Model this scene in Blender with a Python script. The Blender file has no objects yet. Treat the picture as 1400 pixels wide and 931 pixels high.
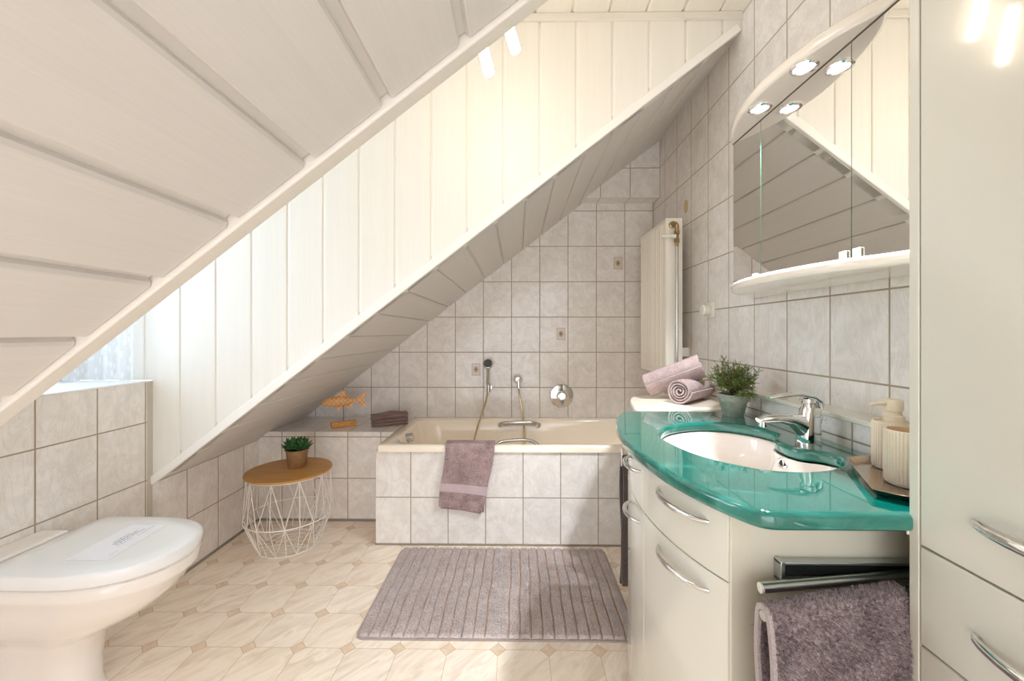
import bpy, math, random
import numpy as np
from mathutils import Vector, Matrix, noise
random.seed(7); RNG = np.random.default_rng(7)
PI = math.pi
SC = bpy.context.scene
COL = SC.collection
# ------------------------------------------------------------------ camera
cd = bpy.data.cameras.new('camera'); cam = bpy.data.objects.new('camera', cd); COL.objects.link(cam)
cam.location = (0, 0, 1.133); cam.rotation_euler = (PI/2, 0, 0.0129)
cd.sensor_fit = 'HORIZONTAL'; cd.sensor_width = 36; cd.lens = 556.5/1400*36
cd.shift_y = -10.4/1400; cd.clip_start = 0.01
SC.camera = cam
# ------------------------------------------------------------------ colour management and light
SC.view_settings.view_transform = 'Standard'; SC.view_settings.look = 'None'
SC.view_settings.gamma = 1; SC.view_settings.use_curve_mapping = False
SC.view_settings.exposure = 0.30
SC.cycles.use_denoising = True; SC.cycles.max_bounces = 10; SC.cycles.diffuse_bounces = 7
SC.cycles.glossy_bounces = 6; SC.cycles.transparent_max_bounces = 12
SC.cycles.caustics_reflective = False; SC.cycles.caustics_refractive = False
SC.cycles.sample_clamp_indirect = 4
W = bpy.data.worlds.new('daylight'); SC.world = W; W.use_nodes = True
W.node_tree.nodes['Background'].inputs[0].default_value = (0.94, 0.955, 1.0, 1)
W.node_tree.nodes['Background'].inputs[1].default_value = 3.0

def lamp(name, typ, loc, power, color, size=None, size_y=None, target=None, **kw):
    l = bpy.data.lights.new(name, typ); l.energy = power; l.color = color
    if typ == 'AREA':
        l.shape = 'RECTANGLE'; l.size = size; l.size_y = size_y or size
    elif typ in ('POINT', 'SPOT') and size: l.shadow_soft_size = size
    for k, v in kw.items(): setattr(l, k, v)
    o = bpy.data.objects.new(name, l); COL.objects.link(o); o.location = loc
    if target is not None:
        o.rotation_euler = (Vector(target)-Vector(loc)).to_track_quat('-Z', 'Y').to_euler()
    return o
# daylight entering by the dormer window; an opening added behind the camera lets in world light as fill
lamp('window_daylight', 'AREA', (-2.10, 1.24, 1.60), 35, (0.66, 0.84, 1.0), 0.9, 1.3, target=(-1.0, 1.24, 1.55))


# ------------------------------------------------------------------ node helpers
def new_mat(name):
    m = bpy.data.materials.new(name); m.use_nodes = True
    nt = m.node_tree; b = nt.nodes['Principled BSDF']
    return m, nt, b
def N(nt, typ, **kw):
    n = nt.nodes.new(typ)
    for k, v in kw.items(): setattr(n, k, v)
    return n
def setin(n, name, v): n.inputs[name].default_value = v
def link(nt, a, b): nt.links.new(a, b)
def M_(nt, op, a, b=None, c=None):
    n = N(nt, 'ShaderNodeMath', operation=op)
    for i, v in enumerate((a, b, c)):
        if v is None: continue
        if isinstance(v, (int, float)): n.inputs[i].default_value = v
        else: link(nt, v, n.inputs[i])
    return n.outputs[0]
def mixc(nt, fac, a, b, blend='MIX'):
    n = N(nt, 'ShaderNodeMix', data_type='RGBA', blend_type=blend)
    if isinstance(fac, (int, float)): n.inputs[0].default_value = fac
    else: link(nt, fac, n.inputs[0])
    for i, v in ((6, a), (7, b)):
        if isinstance(v, tuple): n.inputs[i].default_value = (*v[:3], 1)
        else: link(nt, v, n.inputs[i])
    return n.outputs[2]
def ramp(nt, fac, stops):
    n = N(nt, 'ShaderNodeValToRGB'); r = n.color_ramp
    while len(r.elements) < len(stops): r.elements.new(0.5)
    for e, (p, c) in zip(r.elements, stops): e.position = p; e.color = (*c[:3], 1)
    link(nt, fac, n.inputs[0]); return n.outputs[0]
def coords(nt): return N(nt, 'ShaderNodeTexCoord').outputs['Object']
def noise_tex(nt, vec, scale, detail=3, rough=0.55, dist=0.0):
    n = N(nt, 'ShaderNodeTexNoise'); setin(n, 'Scale', scale); setin(n, 'Detail', detail)
    setin(n, 'Roughness', rough); setin(n, 'Distortion', dist)
    link(nt, vec, n.inputs['Vector']); return n.outputs['Fac']
def bump(nt, b, height, strength, dist=0.001):
    n = N(nt, 'ShaderNodeBump'); setin(n, 'Strength', strength); setin(n, 'Distance', dist)
    link(nt, height, n.inputs['Height']); link(nt, n.outputs[0], b.inputs['Normal'])
def mapping(nt, vec, scale=(1, 1, 1), rot=(0, 0, 0), loc=(0, 0, 0)):
    n = N(nt, 'ShaderNodeMapping'); n.inputs['Scale'].default_value = scale
    n.inputs['Rotation'].default_value = rot; n.inputs['Location'].default_value = loc
    link(nt, vec, n.inputs['Vector']); return n.outputs[0]
def srgb(r, g, b):
    f = lambda c: ((c/255+0.055)/1.055)**2.4 if c > 10 else c/255/12.92
    return (f(r), f(g), f(b))

def simple(name, color, rough=0.5, metal=0.0, coat=0.0, var=0.0, vscale=30, bumps=0.0, bscale=200, spec=0.5, bdist=0.001):
    m, nt, b = new_mat(name)
    setin(b, 'Roughness', rough); setin(b, 'Metallic', metal); setin(b, 'Coat Weight', coat); setin(b, 'Coat Roughness', 0.05)
    setin(b, 'Specular IOR Level', spec)
    co = coords(nt)
    f = noise_tex(nt, co, vscale, 4)
    lo = tuple(c*(1-var) for c in color); hi = tuple(min(1, c*(1+var)) for c in color)
    link(nt, ramp(nt, f, [(0.3, lo), (0.7, hi)]), b.inputs['Base Color'])
    if bumps:
        bump(nt, b, noise_tex(nt, co, bscale, 3), bumps, bdist)
    return m

# ------------------------------------------------------------------ materials
TILE_BASE = srgb(222, 213, 204)
def tile_mat(name, ua, va, u0, v0, tw=0.2, th=0.25, rot_uv=False):
    """glazed 20 x 25 wall tile, marbled; ua/va pick the world axes of the tile grid"""
    m, nt, b = new_mat(name)
    co = coords(nt); sp = N(nt, 'ShaderNodeSeparateXYZ'); link(nt, co, sp.inputs[0])
    u = M_(nt, 'SUBTRACT', sp.outputs[ua], u0); v = M_(nt, 'SUBTRACT', sp.outputs[va], v0)
    iu = M_(nt, 'FLOOR', M_(nt, 'DIVIDE', u, tw)); iv = M_(nt, 'FLOOR', M_(nt, 'DIVIDE', v, th))
    fu = M_(nt, 'SUBTRACT', u, M_(nt, 'MULTIPLY', iu, tw)); fv = M_(nt, 'SUBTRACT', v, M_(nt, 'MULTIPLY', iv, th))
    du = M_(nt, 'MINIMUM', fu, M_(nt, 'SUBTRACT', tw, fu)); dv = M_(nt, 'MINIMUM', fv, M_(nt, 'SUBTRACT', th, fv))
    d = M_(nt, 'MINIMUM', du, dv)
    g = N(nt, 'ShaderNodeMapRange'); setin(g, 'From Min', 0.0022); setin(g, 'From Max', 0.0030); link(nt, d, g.inputs['Value'])
    ed = N(nt, 'ShaderNodeMapRange'); setin(ed, 'From Min', 0.0020); setin(ed, 'From Max', 0.0048); link(nt, d, ed.inputs['Value'])
    cell = N(nt, 'ShaderNodeCombineXYZ'); link(nt, iu, cell.inputs[0]); link(nt, iv, cell.inputs[1])
    wn = N(nt, 'ShaderNodeTexWhiteNoise', noise_dimensions='3D'); link(nt, cell.outputs[0], wn.inputs['Vector'])
    off = N(nt, 'ShaderNodeVectorMath', operation='MULTIPLY_ADD')
    link(nt, wn.outputs['Color'], off.inputs[0]); off.inputs[1].default_value = (7, 7, 7); link(nt, co, off.inputs[2])
    cloud = noise_tex(nt, off.outputs[0], 9, 5, 0.6, 1.2)
    vein = noise_tex(nt, mapping(nt, off.outputs[0], rot=(0.6, 0.5, 0.6), scale=(1, 2.2, 1)), 6, 6, 0.65, 2.0)
    vv = M_(nt, 'ABSOLUTE', M_(nt, 'SUBTRACT', vein, 0.5))
    vm = N(nt, 'ShaderNodeMapRange'); setin(vm, 'From Min', 0.0); setin(vm, 'From Max', 0.05); setin(vm, 'To Min', 0.32); setin(vm, 'To Max', 0.0)
    link(nt, vv, vm.inputs['Value'])
    c = ramp(nt, cloud, [(0.3, srgb(228, 222, 217)), (0.55, srgb(239, 235, 231)), (0.75, srgb(245, 242, 239))])
    c = mixc(nt, vm.outputs[0], c, srgb(212, 201, 192))
    c = mixc(nt, g.outputs[0], srgb(165, 150, 132), c)
    link(nt, c, b.inputs['Base Color'])
    rg = N(nt, 'ShaderNodeMapRange'); setin(rg, 'To Min', 0.75); setin(rg, 'To Max', 0.13); link(nt, g.outputs[0], rg.inputs['Value'])
    link(nt, rg.outputs[0], b.inputs['Roughness'])
    hh = M_(nt, 'ADD', ed.outputs[0], M_(nt, 'MULTIPLY', noise_tex(nt, off.outputs[0], 14, 2), 0.25))
    bump(nt, b, hh, 0.35, 0.0012)
    return m

T_back = tile_mat('tile_back', 0, 2, -0.0402, 0.246-0.25)
T_bulk = tile_mat('tile_bulkhead', 0, 2, 0.162, 2.245, 0.2, 0.25)
T_bulkb = tile_mat('tile_bulkhead_underside', 0, 1, 0.162, 2.70, 0.2, 0.2)
T_right = tile_mat('tile_right', 1, 2, 0.0644, -0.003)
T_pre = tile_mat('tile_prewall', 1, 2, 0.081, 0.10)
T_tub = tile_mat('tile_tub', 0, 2, -0.169, 0.004)
T_tubs = tile_mat('tile_tub_side', 1, 2, 0.169, 0.004)
T_ledge = tile_mat('tile_ledge_front', 0, 2, -0.022, 0.006)
T_ledget = tile_mat('tile_ledge_top', 0, 1, -0.022, 0.69, 0.2, 0.25)
T_knee = tile_mat('tile_knee', 1, 2, 0.110, 0.0)
T_sill = tile_mat('tile_sill', 1, 2, 0.126, -0.002)

def floor_mat():
    m, nt, b = new_mat('floor_vinyl'); p = 0.18
    co = coords(nt); sp = N(nt, 'ShaderNodeSeparateXYZ'); link(nt, co, sp.inputs[0])
    def axis(o, off):
        u = M_(nt, 'DIVIDE', M_(nt, 'SUBTRACT', o, off), p)
        r = M_(nt, 'ROUND', u); f = M_(nt, 'FLOOR', u)
        return M_(nt, 'MULTIPLY', M_(nt, 'ABSOLUTE', M_(nt, 'SUBTRACT', u, r)), p), r, f
    dx, rx, fx = axis(sp.outputs[0], -0.0687); dy, ry, fy = axis(sp.outputs[1], 0.0148)
    s = M_(nt, 'ADD', dx, dy)
    dia = M_(nt, 'LESS_THAN', s, 0.0285)
    def lt(val, w):
        g = N(nt, 'ShaderNodeMapRange'); setin(g, 'From Min', w*0.5); setin(g, 'From Max', w*1.4); setin(g, 'To Min', 1.0); setin(g, 'To Max', 0.0)
        link(nt, val, g.inputs['Value']); return g.outputs[0]
    ldia = lt(M_(nt, 'ABSOLUTE', M_(nt, 'SUBTRACT', s, 0.0285)), 0.0014)
    lgrid = M_(nt, 'MULTIPLY', lt(M_(nt, 'MINIMUM', dx, dy), 0.0009), M_(nt, 'SUBTRACT', 1.0, dia))
    line = M_(nt, 'MAXIMUM', ldia, lgrid)
    cell = N(nt, 'ShaderNodeCombineXYZ'); link(nt, fx, cell.inputs[0]); link(nt, fy, cell.inputs[1])
    wn = N(nt, 'ShaderNodeTexWhiteNoise', noise_dimensions='3D'); link(nt, cell.outputs[0], wn.inputs['Vector'])
    off = N(nt, 'ShaderNodeVectorMath', operation='MULTIPLY_ADD')
    link(nt, wn.outputs['Color'], off.inputs[0]); off.inputs[1].default_value = (5, 5, 5); link(nt, co, off.inputs[2])
    mp = mapping(nt, mapping(nt, off.outputs[0], rot=(0, 0, -0.85)), scale=(0.9, 3.4, 1))
    n1 = noise_tex(nt, mp, 6, 6, 0.62, 1.0); n2 = noise_tex(nt, off.outputs[0], 14, 4)
    c = ramp(nt, n1, [(0.30, srgb(224, 206, 187)), (0.44, srgb(240, 224, 206)), (0.58, srgb(252, 240, 225)), (0.68, srgb(236, 218, 199)), (0.78, srgb(224, 208, 191))])
    c = mixc(nt, M_(nt, 'MULTIPLY', wn.outputs['Value'], 0.25), c, srgb(240, 218, 192))
    dc = ramp(nt, n2, [(0.3, srgb(218, 192, 164)), (0.7, srgb(238, 216, 190))])
    c = mixc(nt, dia, c, dc)
    c = mixc(nt, M_(nt, 'MULTIPLY', line, 0.62), c, srgb(160, 128, 98))
    link(nt, c, b.inputs['Base Color']); setin(b, 'Roughness', 0.33); setin(b, 'Specular IOR Level', 0.4)
    bump(nt, b, M_(nt, 'MULTIPLY', line, -1.0), 0.2, 0.001)
    return m
FLOOR = floor_mat()

def board_mat(name, base, along):
    """lacquered pine-look panelling; grain runs along one axis (stretch factor small on it)"""
    m, nt, b = new_mat(name); co = coords(nt)
    sc = [90, 90, 90]; sc[along] = 1.6
    f = noise_tex(nt, mapping(nt, co, scale=tuple(sc)), 3.2, 4, 0.6)
    f2 = noise_tex(nt, mapping(nt, co, scale=tuple(x*0.22 for x in sc)), 2, 2)
    ff = M_(nt, 'ADD', M_(nt, 'MULTIPLY', f, 0.65), M_(nt, 'MULTIPLY', f2, 0.35))
    lo = tuple(c*0.955 for c in base)
    link(nt, ramp(nt, ff, [(0.35, lo), (0.62, base)]), b.inputs['Base Color'])
    setin(b, 'Roughness', 0.42); bump(nt, b, ff, 0.25, 0.0006)
    return m
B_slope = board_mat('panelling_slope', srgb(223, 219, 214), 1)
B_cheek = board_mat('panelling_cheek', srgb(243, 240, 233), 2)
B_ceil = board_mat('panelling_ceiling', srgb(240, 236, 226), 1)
TRIMW = board_mat('trim_white', srgb(236, 231, 222), 0)
SILL = simple('sill_white', srgb(240, 242, 244), 0.35, var=0.02)
SIL = simple('grey_silicone', srgb(150, 142, 132), 0.6, var=0.05)
PLASTER = simple('plaster', srgb(236, 232, 224), 0.8, var=0.02, bumps=0.1)
CREAM = simple('cream_acrylic', srgb(252, 240, 222), 0.12, coat=0.5, var=0.01)
CERAM = simple('toilet_ceramic', srgb(240, 234, 228), 0.08, coat=0.6, var=0.01)
LIDW = simple('toilet_lid_plastic', srgb(240, 241, 242), 0.12, coat=0.4, var=0.005)
BASINW = simple('basin_ceramic', srgb(246, 236, 230), 0.08, coat=0.5, var=0.01)
LACQ = simple('cream_lacquer', srgb(218, 215, 202), 0.16, coat=0.6, var=0.012, vscale=3)
LACQS = simple('cream_side_panel', srgb(216, 210, 192), 0.32, var=0.012, vscale=3)
CANO = simple('cream_canopy', srgb(240, 230, 218), 0.14, coat=0.5, var=0.01)
CHROME = simple('chrome', (0.86, 0.86, 0.87), 0.06, metal=1.0, var=0.02)
SATIN = simple('satin_metal', (0.62, 0.61, 0.59), 0.22, metal=1.0, var=0.03)
ALU = simple('aluminium', (0.55, 0.57, 0.56), 0.3, metal=1.0, var=0.03)
DARK = simple('dark_recess', (0.02, 0.022, 0.022), 0.35, var=0.1)
GAP = simple('shadow_gap', (0.10, 0.085, 0.06), 0.7, var=0.1)
BRASS = simple('aged_brass', srgb(176, 150, 110), 0.28, metal=1.0, var=0.15, vscale=90)
HOSE = simple('metal_hose', srgb(200, 178, 138), 0.28, metal=0.9, var=0.1, vscale=300)
MIRR = simple('mirror_silver', (0.93, 0.93, 0.92), 0.0, metal=1.0)
GEDGE = simple('glass_edge', srgb(70, 110, 90), 0.1, var=0.1)
RADW = simple('radiator_enamel', srgb(246, 240, 228), 0.25, coat=0.3, var=0.01)
WPLAS = simple('white_plastic', srgb(236, 232, 222), 0.3, var=0.01)
STONE = simple('ribbed_ceramic', srgb(228, 212, 190), 0.55, var=0.03, vscale=60)
STIN = simple('ceramic_inside', srgb(222, 186, 148), 0.5, var=0.03)
TRAYM = simple('champagne_tray', srgb(206, 182, 160), 0.14, metal=1.0, var=0.08, vscale=12)
WIRE = simple('white_wire', srgb(240, 236, 230), 0.35, var=0.01)
SOIL = simple('dark_soil', srgb(52, 40, 30), 0.9, var=0.4, vscale=200)
PAPER = simple('paper', srgb(240, 240, 246), 0.7, var=0.01)
INK = simple('grey_ink', srgb(150, 152, 164), 0.8, var=0.2, vscale=200)
MARK = simple('beige_patch', srgb(200, 178, 132), 0.6, var=0.08)
MOTIF = simple('motif_print', srgb(190, 170, 146), 0.3, var=0.1)
MOTIFB = simple('motif_ground', srgb(222, 212, 200), 0.2, var=0.05, vscale=200)

def wood(name, a, c, along=0, sc=1.0, rough=0.45):
    m, nt, b = new_mat(name); co = coords(nt)
    s = [22*sc]*3; s[along] = 2.2*sc
    f = noise_tex(nt, mapping(nt, co, scale=tuple(s)), 3, 6, 0.6, 0.6)
    link(nt, ramp(nt, f, [(0.3, a), (0.7, c)]), b.inputs['Base Color']); setin(b, 'Roughness', rough)
    bump(nt, b, f, 0.2, 0.0008); return m
OAK = wood('plywood_top', srgb(186, 134, 72), srgb(208, 158, 94), 0, 0.8)
FISHW = wood('carved_fish_wood', srgb(190, 116, 52), srgb(232, 176, 108), 0, 2.5)
def fish_mat():
    m = FISHW; nt = m.node_tree; b = nt.nodes['Principled BSDF']; src = b.inputs['Base Color'].links[0].from_socket; co = coords(nt)
    acc = None
    for ang in (0.7, -0.7):
        wv = N(nt, 'ShaderNodeTexWave', wave_type='BANDS', bands_direction='X'); setin(wv, 'Scale', 16); setin(wv, 'Distortion', 1.5); setin(wv, 'Detail', 2)
        link(nt, mapping(nt, co, rot=(0, ang, 0)), wv.inputs['Vector'])
        r = N(nt, 'ShaderNodeMapRange'); setin(r, 'From Min', 0.86); setin(r, 'From Max', 0.97); link(nt, wv.outputs['Fac'], r.inputs['Value'])
        acc = r.outputs[0] if acc is None else M_(nt, 'MAXIMUM', acc, r.outputs[0])
    link(nt, mixc(nt, M_(nt, 'MULTIPLY', acc, 0.6), src, srgb(240, 208, 160)), b.inputs['Base Color'])
fish_mat()
FISHB = wood('fish_block_wood', srgb(196, 134, 66), srgb(224, 168, 96), 0, 1.5)

def pot_mat(name, a, c, s=30):
    m, nt, b = new_mat(name); co = coords(nt)
    f = noise_tex(nt, co, s, 5, 0.6, 0.8)
    link(nt, ramp(nt, f, [(0.35, a), (0.65, c)]), b.inputs['Base Color']); setin(b, 'Roughness', 0.7)
    bump(nt, b, f, 0.2, 0.001); return m
TERRA = pot_mat('terracotta_worn', srgb(150, 98, 60), srgb(150, 128, 92))
GREYPOT = pot_mat('grey_green_pot', srgb(136, 140, 128), srgb(166, 170, 156))
def leaf_mat(name, a, c, s=60, rough=0.45):
    m, nt, b = new_mat(name); f = noise_tex(nt, coords(nt), s, 3)
    link(nt, ramp(nt, f, [(0.3, a), (0.7, c)]), b.inputs['Base Color']); setin(b, 'Roughness', rough)
    return m
SUCC = leaf_mat('succulent_leaf', srgb(30, 78, 44), srgb(78, 128, 74))
NEED = leaf_mat('conifer_needles', srgb(66, 100, 40), srgb(150, 176, 96), 120, 0.6)
NEEDR = leaf_mat('russet_tips', srgb(140, 96, 80), srgb(170, 128, 110), 120, 0.7)
TWIG = simple('twig', srgb(92, 66, 40), 0.8, var=0.2)

def cloth(name, lo, hi, scale=260):
    m, nt, b = new_mat(name); co = coords(nt)
    f = noise_tex(nt, co, scale, 3, 0.7); g = noise_tex(nt, co, 18, 3)
    ff = M_(nt, 'ADD', M_(nt, 'MULTIPLY', f, 0.7), M_(nt, 'MULTIPLY', g, 0.3))
    link(nt, ramp(nt, ff, [(0.36, lo), (0.62, hi)]), b.inputs['Base Color'])
    setin(b, 'Roughness', 0.95); setin(b, 'Sheen Weight', 0.25); setin(b, 'Specular IOR Level', 0.1)
    bump(nt, b, f, 0.5, 0.002); return m
C_ROLL = cloth('rose_terry', srgb(142, 122, 120), srgb(190, 168, 164))
C_BATH = cloth('mauve_terry', srgb(116, 92, 94), srgb(198, 174, 172))
C_BAND = cloth('mauve_band', srgb(184, 164, 170), srgb(206, 186, 190), 400)
C_DARK = cloth('brown_grey_terry', srgb(112, 88, 84), srgb(152, 126, 120))
C_SHAG = cloth('grey_mauve_shag', srgb(92, 78, 80), srgb(176, 160, 160), 160)
C_HEM = cloth('grey_mauve_hem', srgb(158, 146, 146), srgb(186, 172, 170), 300)
C_RUG = cloth('rug_pile', srgb(172, 158, 154), srgb(216, 204, 200), 180)
C_RUGB = cloth('rug_backing', srgb(190, 146, 108), srgb(206, 164, 126), 300)
C_HIDE = cloth('dark_grey_terry', srgb(76, 68, 66), srgb(110, 98, 96))

def teal_mat():
    m, nt, b = new_mat('teal_cast_marble'); co = coords(nt)
    f = noise_tex(nt, mapping(nt, co, rot=(0, 0, 0.7), scale=(1, 2.0, 1)), 5.5, 6, 0.55, 1.6)
    link(nt, ramp(nt, f, [(0.3, srgb(2, 98, 86)), (0.55, srgb(10, 114, 102)), (0.72, srgb(50, 142, 130))]), b.inputs['Base Color'])
    setin(b, 'Roughness', 0.05); setin(b, 'Coat Weight', 1.0); setin(b, 'Coat Roughness', 0.02); setin(b, 'IOR', 1.5); return m
TEAL = teal_mat()

def emit_mat(name, color, strength):
    m, nt, b = new_mat(name); setin(b, 'Base Color', (*color, 1)); setin(b, 'Emission Color', (*color, 1)); setin(b, 'Emission Strength', strength)
    return m
E_TUBE = emit_mat('lamp_glass_lit', (1.0, 0.82, 0.62), 32.0)
E_SPOT = emit_mat('spot_bulb_lit', (1.0, 0.93, 0.85), 14.0)
def glass_mat():
    m, nt, b = new_mat('window_glass'); out = nt.nodes['Material Output']
    t = N(nt, 'ShaderNodeBsdfTransparent'); g = N(nt, 'ShaderNodeBsdfGlossy'); setin(g, 'Roughness', 0.02)
    fr = N(nt, 'ShaderNodeFresnel'); mx = N(nt, 'ShaderNodeMixShader')
    link(nt, fr.outputs[0], mx.inputs[0]); link(nt, t.outputs[0], mx.inputs[1]); link(nt, g.outputs[0], mx.inputs[2])
    link(nt, mx.outputs[0], out.inputs[0]); return m
GLASS = glass_mat()
def lace_mat():
    m, nt, b = new_mat('lace'); out = nt.nodes['Material Output']; co = coords(nt)
    d = N(nt, 'ShaderNodeBsdfDiffuse'); d.inputs[0].default_value = (0.95, 0.96, 0.98, 1)
    tl = N(nt, 'ShaderNodeBsdfTranslucent'); tl.inputs[0].default_value = (0.95, 0.97, 1.0, 1)
    t = N(nt, 'ShaderNodeBsdfTransparent')
    a = N(nt, 'ShaderNodeMixShader'); a.inputs[0].default_value = 0.6
    link(nt, d.outputs[0], a.inputs[1]); link(nt, tl.outputs[0], a.inputs[2])
    v = N(nt, 'ShaderNodeTexVoronoi'); setin(v, 'Scale', 70); link(nt, mapping(nt, co, scale=(1, 1, 0.35)), v.inputs['Vector'])
    r = N(nt, 'ShaderNodeMapRange'); setin(r, 'From Min', 0.2); setin(r, 'From Max', 0.5); setin(r, 'To Min', 0.08); setin(r, 'To Max', 0.22)
    link(nt, v.outputs['Distance'], r.inputs['Value'])
    mx = N(nt, 'ShaderNodeMixShader'); link(nt, r.outputs[0], mx.inputs[0]); link(nt, a.outputs[0], mx.inputs[1]); link(nt, t.outputs[0], mx.inputs[2])
    link(nt, mx.outputs[0], out.inputs[0]); return m
LACE = lace_mat()

# ------------------------------------------------------------------ mesh helpers
class MB:
    def __init__(s): s.v = []; s.f = []; s.m = []
    def add(s, vs, fs, mi=0):
        o = len(s.v); s.v += [tuple(map(float, p)) for p in vs]
        s.f += [tuple(i+o for i in f) for f in fs]; s.m += [mi]*len(fs); return s
    def box(s, a, b, mi=0):
        (x0, y0, z0), (x1, y1, z1) = a, b
        vs = [(x, y, z) for z in (z0, z1) for y in (y0, y1) for x in (x0, x1)]
        return s.add(vs, [(0, 2, 3, 1), (4, 5, 7, 6), (0, 1, 5, 4), (2, 6, 7, 3), (0, 4, 6, 2), (1, 3, 7, 5)], mi)
    def loft(s, rings, closed=True, cap0=True, cap1=True, mi=0):
        n = len(rings[0]); vs = [p for r in rings for p in r]; fs = []
        for i in range(len(rings)-1):
            for j in range(n if closed else n-1):
                k = (j+1) % n; fs.append((i*n+j, i*n+k, (i+1)*n+k, (i+1)*n+j))
        if cap0: fs.append(tuple(range(n-1, -1, -1)))
        if cap1: fs.append(tuple((len(rings)-1)*n+j for j in range(n)))
        return s.add(vs, fs, mi)
    def tube(s, path, r, n=10, caps=True, mi=0):
        P = [Vector(p) for p in path]; rr = r if isinstance(r, (list, tuple)) else [r]*len(P); rings = []
        t0 = (P[1]-P[0]).normalized(); up = Vector((0, 0, 1)) if abs(t0.z) < 0.9 else Vector((1, 0, 0))
        u = t0.cross(up).normalized()
        for i, p in enumerate(P):
            t = (P[min(i+1, len(P)-1)]-P[max(i-1, 0)]).normalized()
            u = (u-t*u.dot(t)).normalized(); w = t.cross(u)
            rings.append([p+(u*math.cos(a)+w*math.sin(a))*rr[i] for a in (2*PI*k/n for k in range(n))])
        return s.loft(rings, True, caps, caps, mi)
    def lathe(s, prof, c=(0, 0, 0), n=40, axis='Z', mi=0, cap=(False, False), M=None):
        rings = []
        for r, h in prof:
            ring = []
            for k in range(n):
                a = 2*PI*k/n; p = Vector((r*math.cos(a), r*math.sin(a), h))
                if axis == 'X': p = Vector((h, p.x, p.y))
                elif axis == 'Y': p = Vector((p.x, h, p.y))
                if M is not None: p = M @ p
                ring.append(p+Vector(c))
            rings.append(ring)
        return s.loft(rings, True, cap[0], cap[1], mi)
    def prism(s, poly, z0, z1, mi=0):
        return s.loft([[(x, y, z0) for x, y in poly], [(x, y, z1) for x, y in poly]], True, True, True, mi)
    def build(s, name, mats, parent=None, smooth=35, bevel=None, seg=2, loc=None, fix=True):
        me = bpy.data.meshes.new(name); me.from_pydata(s.v, [], s.f)
        mats = mats if isinstance(mats, (list, tuple)) else [mats]
        for m in mats: me.materials.append(m)
        if len(mats) > 1: me.polygons.foreach_set('material_index', s.m)
        me.update()
        if fix:
            import bmesh
            bm = bmesh.new(); bm.from_mesh(me); bmesh.ops.recalc_face_normals(bm, faces=bm.faces); bm.to_mesh(me); bm.free()
        if smooth:
            me.shade_smooth(); me.set_sharp_from_angle(angle=math.radians(smooth))
        o = bpy.data.objects.new(name, me); COL.objects.link(o)
        if loc is not None: o.location = loc
        if parent is not None: o.parent = parent
        if bevel:
            b = o.modifiers.new('bevel', 'BEVEL'); b.width = bevel; b.segments = seg; b.limit_method = 'ANGLE'; b.angle_limit = math.radians(40)
            b.harden_normals = False
        return o
def tag(o, label, cat, group=None):
    o['label'] = label; o['category'] = cat
    if group: o['group'] = group
    return o
def thing(name, label, cat, group=None, loc=(0, 0, 0)):
    o = bpy.data.objects.new(name, None); COL.objects.link(o); o.location = loc; o.empty_display_size = 0.05
    return tag(o, label, cat, group)
def struct(o): o['kind'] = 'structure'; return o
def smooth_closed(pts, n=8, closed=True):
    """Catmull-Rom through 2D/3D points"""
    P = [Vector(p) for p in pts]; out = []; L = len(P); rng = L if closed else L-1
    for i in range(rng):
        g = lambda k: P[k % L] if closed else P[max(0, min(L-1, k))]
        a, b, c, d = g(i-1), g(i), g(i+1), g(i+2)
        for j in range(n):
            t = j/n
            out.append(0.5*((2*b)+(c-a)*t+(2*a-5*b+4*c-d)*t*t+(3*b-a-3*c+d)*t**3))
    if not closed: out.append(P[-1])
    return out
def rrect(cx, cy, hx, hy, r, n=8):
    r = min(r, hx, hy); pts = []
    for qx, qy, a0 in ((1, 1, 0), (-1, 1, PI/2), (-1, -1, PI), (1, -1, 3*PI/2)):
        for k in range(n+1):
            a = a0+PI/2*k/n; pts.append((cx+qx*(hx-r)+r*math.cos(a), cy+qy*(hy-r)+r*math.sin(a)))
    return pts
def curve_slab(name, outlines, z0, z1, bev, mat, parent=None, res=4):
    """flat slab of any outline, with holes and rounded edges"""
    cu = bpy.data.curves.new(name+'_outline', 'CURVE'); cu.dimensions = '2D'; cu.fill_mode = 'BOTH'
    for pts in outlines:
        sp = cu.splines.new('POLY'); sp.points.add(len(pts)-1); sp.use_cyclic_u = True
        for p, q in zip(sp.points, pts): p.co = (q[0], q[1], 0, 1)
    cu.extrude = (z1-z0)/2-bev; cu.bevel_depth = bev; cu.bevel_resolution = res; cu.offset = -bev
    tmp = bpy.data.objects.new('tmp', cu); COL.objects.link(tmp)
    dg = bpy.context.evaluated_depsgraph_get(); me = bpy.data.meshes.new_from_object(tmp.evaluated_get(dg))
    bpy.data.objects.remove(tmp); bpy.data.curves.remove(cu)
    me.name = name; me.materials.clear(); me.materials.append(mat)
    zc = (z0+z1)/2
    me.transform(Matrix.Translation((0, 0, zc)))
    import bmesh
    bm = bmesh.new(); bm.from_mesh(me); bmesh.ops.remove_doubles(bm, verts=bm.verts, dist=1e-5); bmesh.ops.recalc_face_normals(bm, faces=bm.faces); bm.to_mesh(me); bm.free()
    me.shade_smooth(); me.set_sharp_from_angle(angle=math.radians(50))
    o = bpy.data.objects.new(name, me); COL.objects.link(o)
    if parent is not None: o.parent = parent
    wn = o.modifiers.new('weighted_normals', 'WEIGHTED_NORMAL'); wn.keep_sharp = True; wn.weight = 100
    return o

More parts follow.
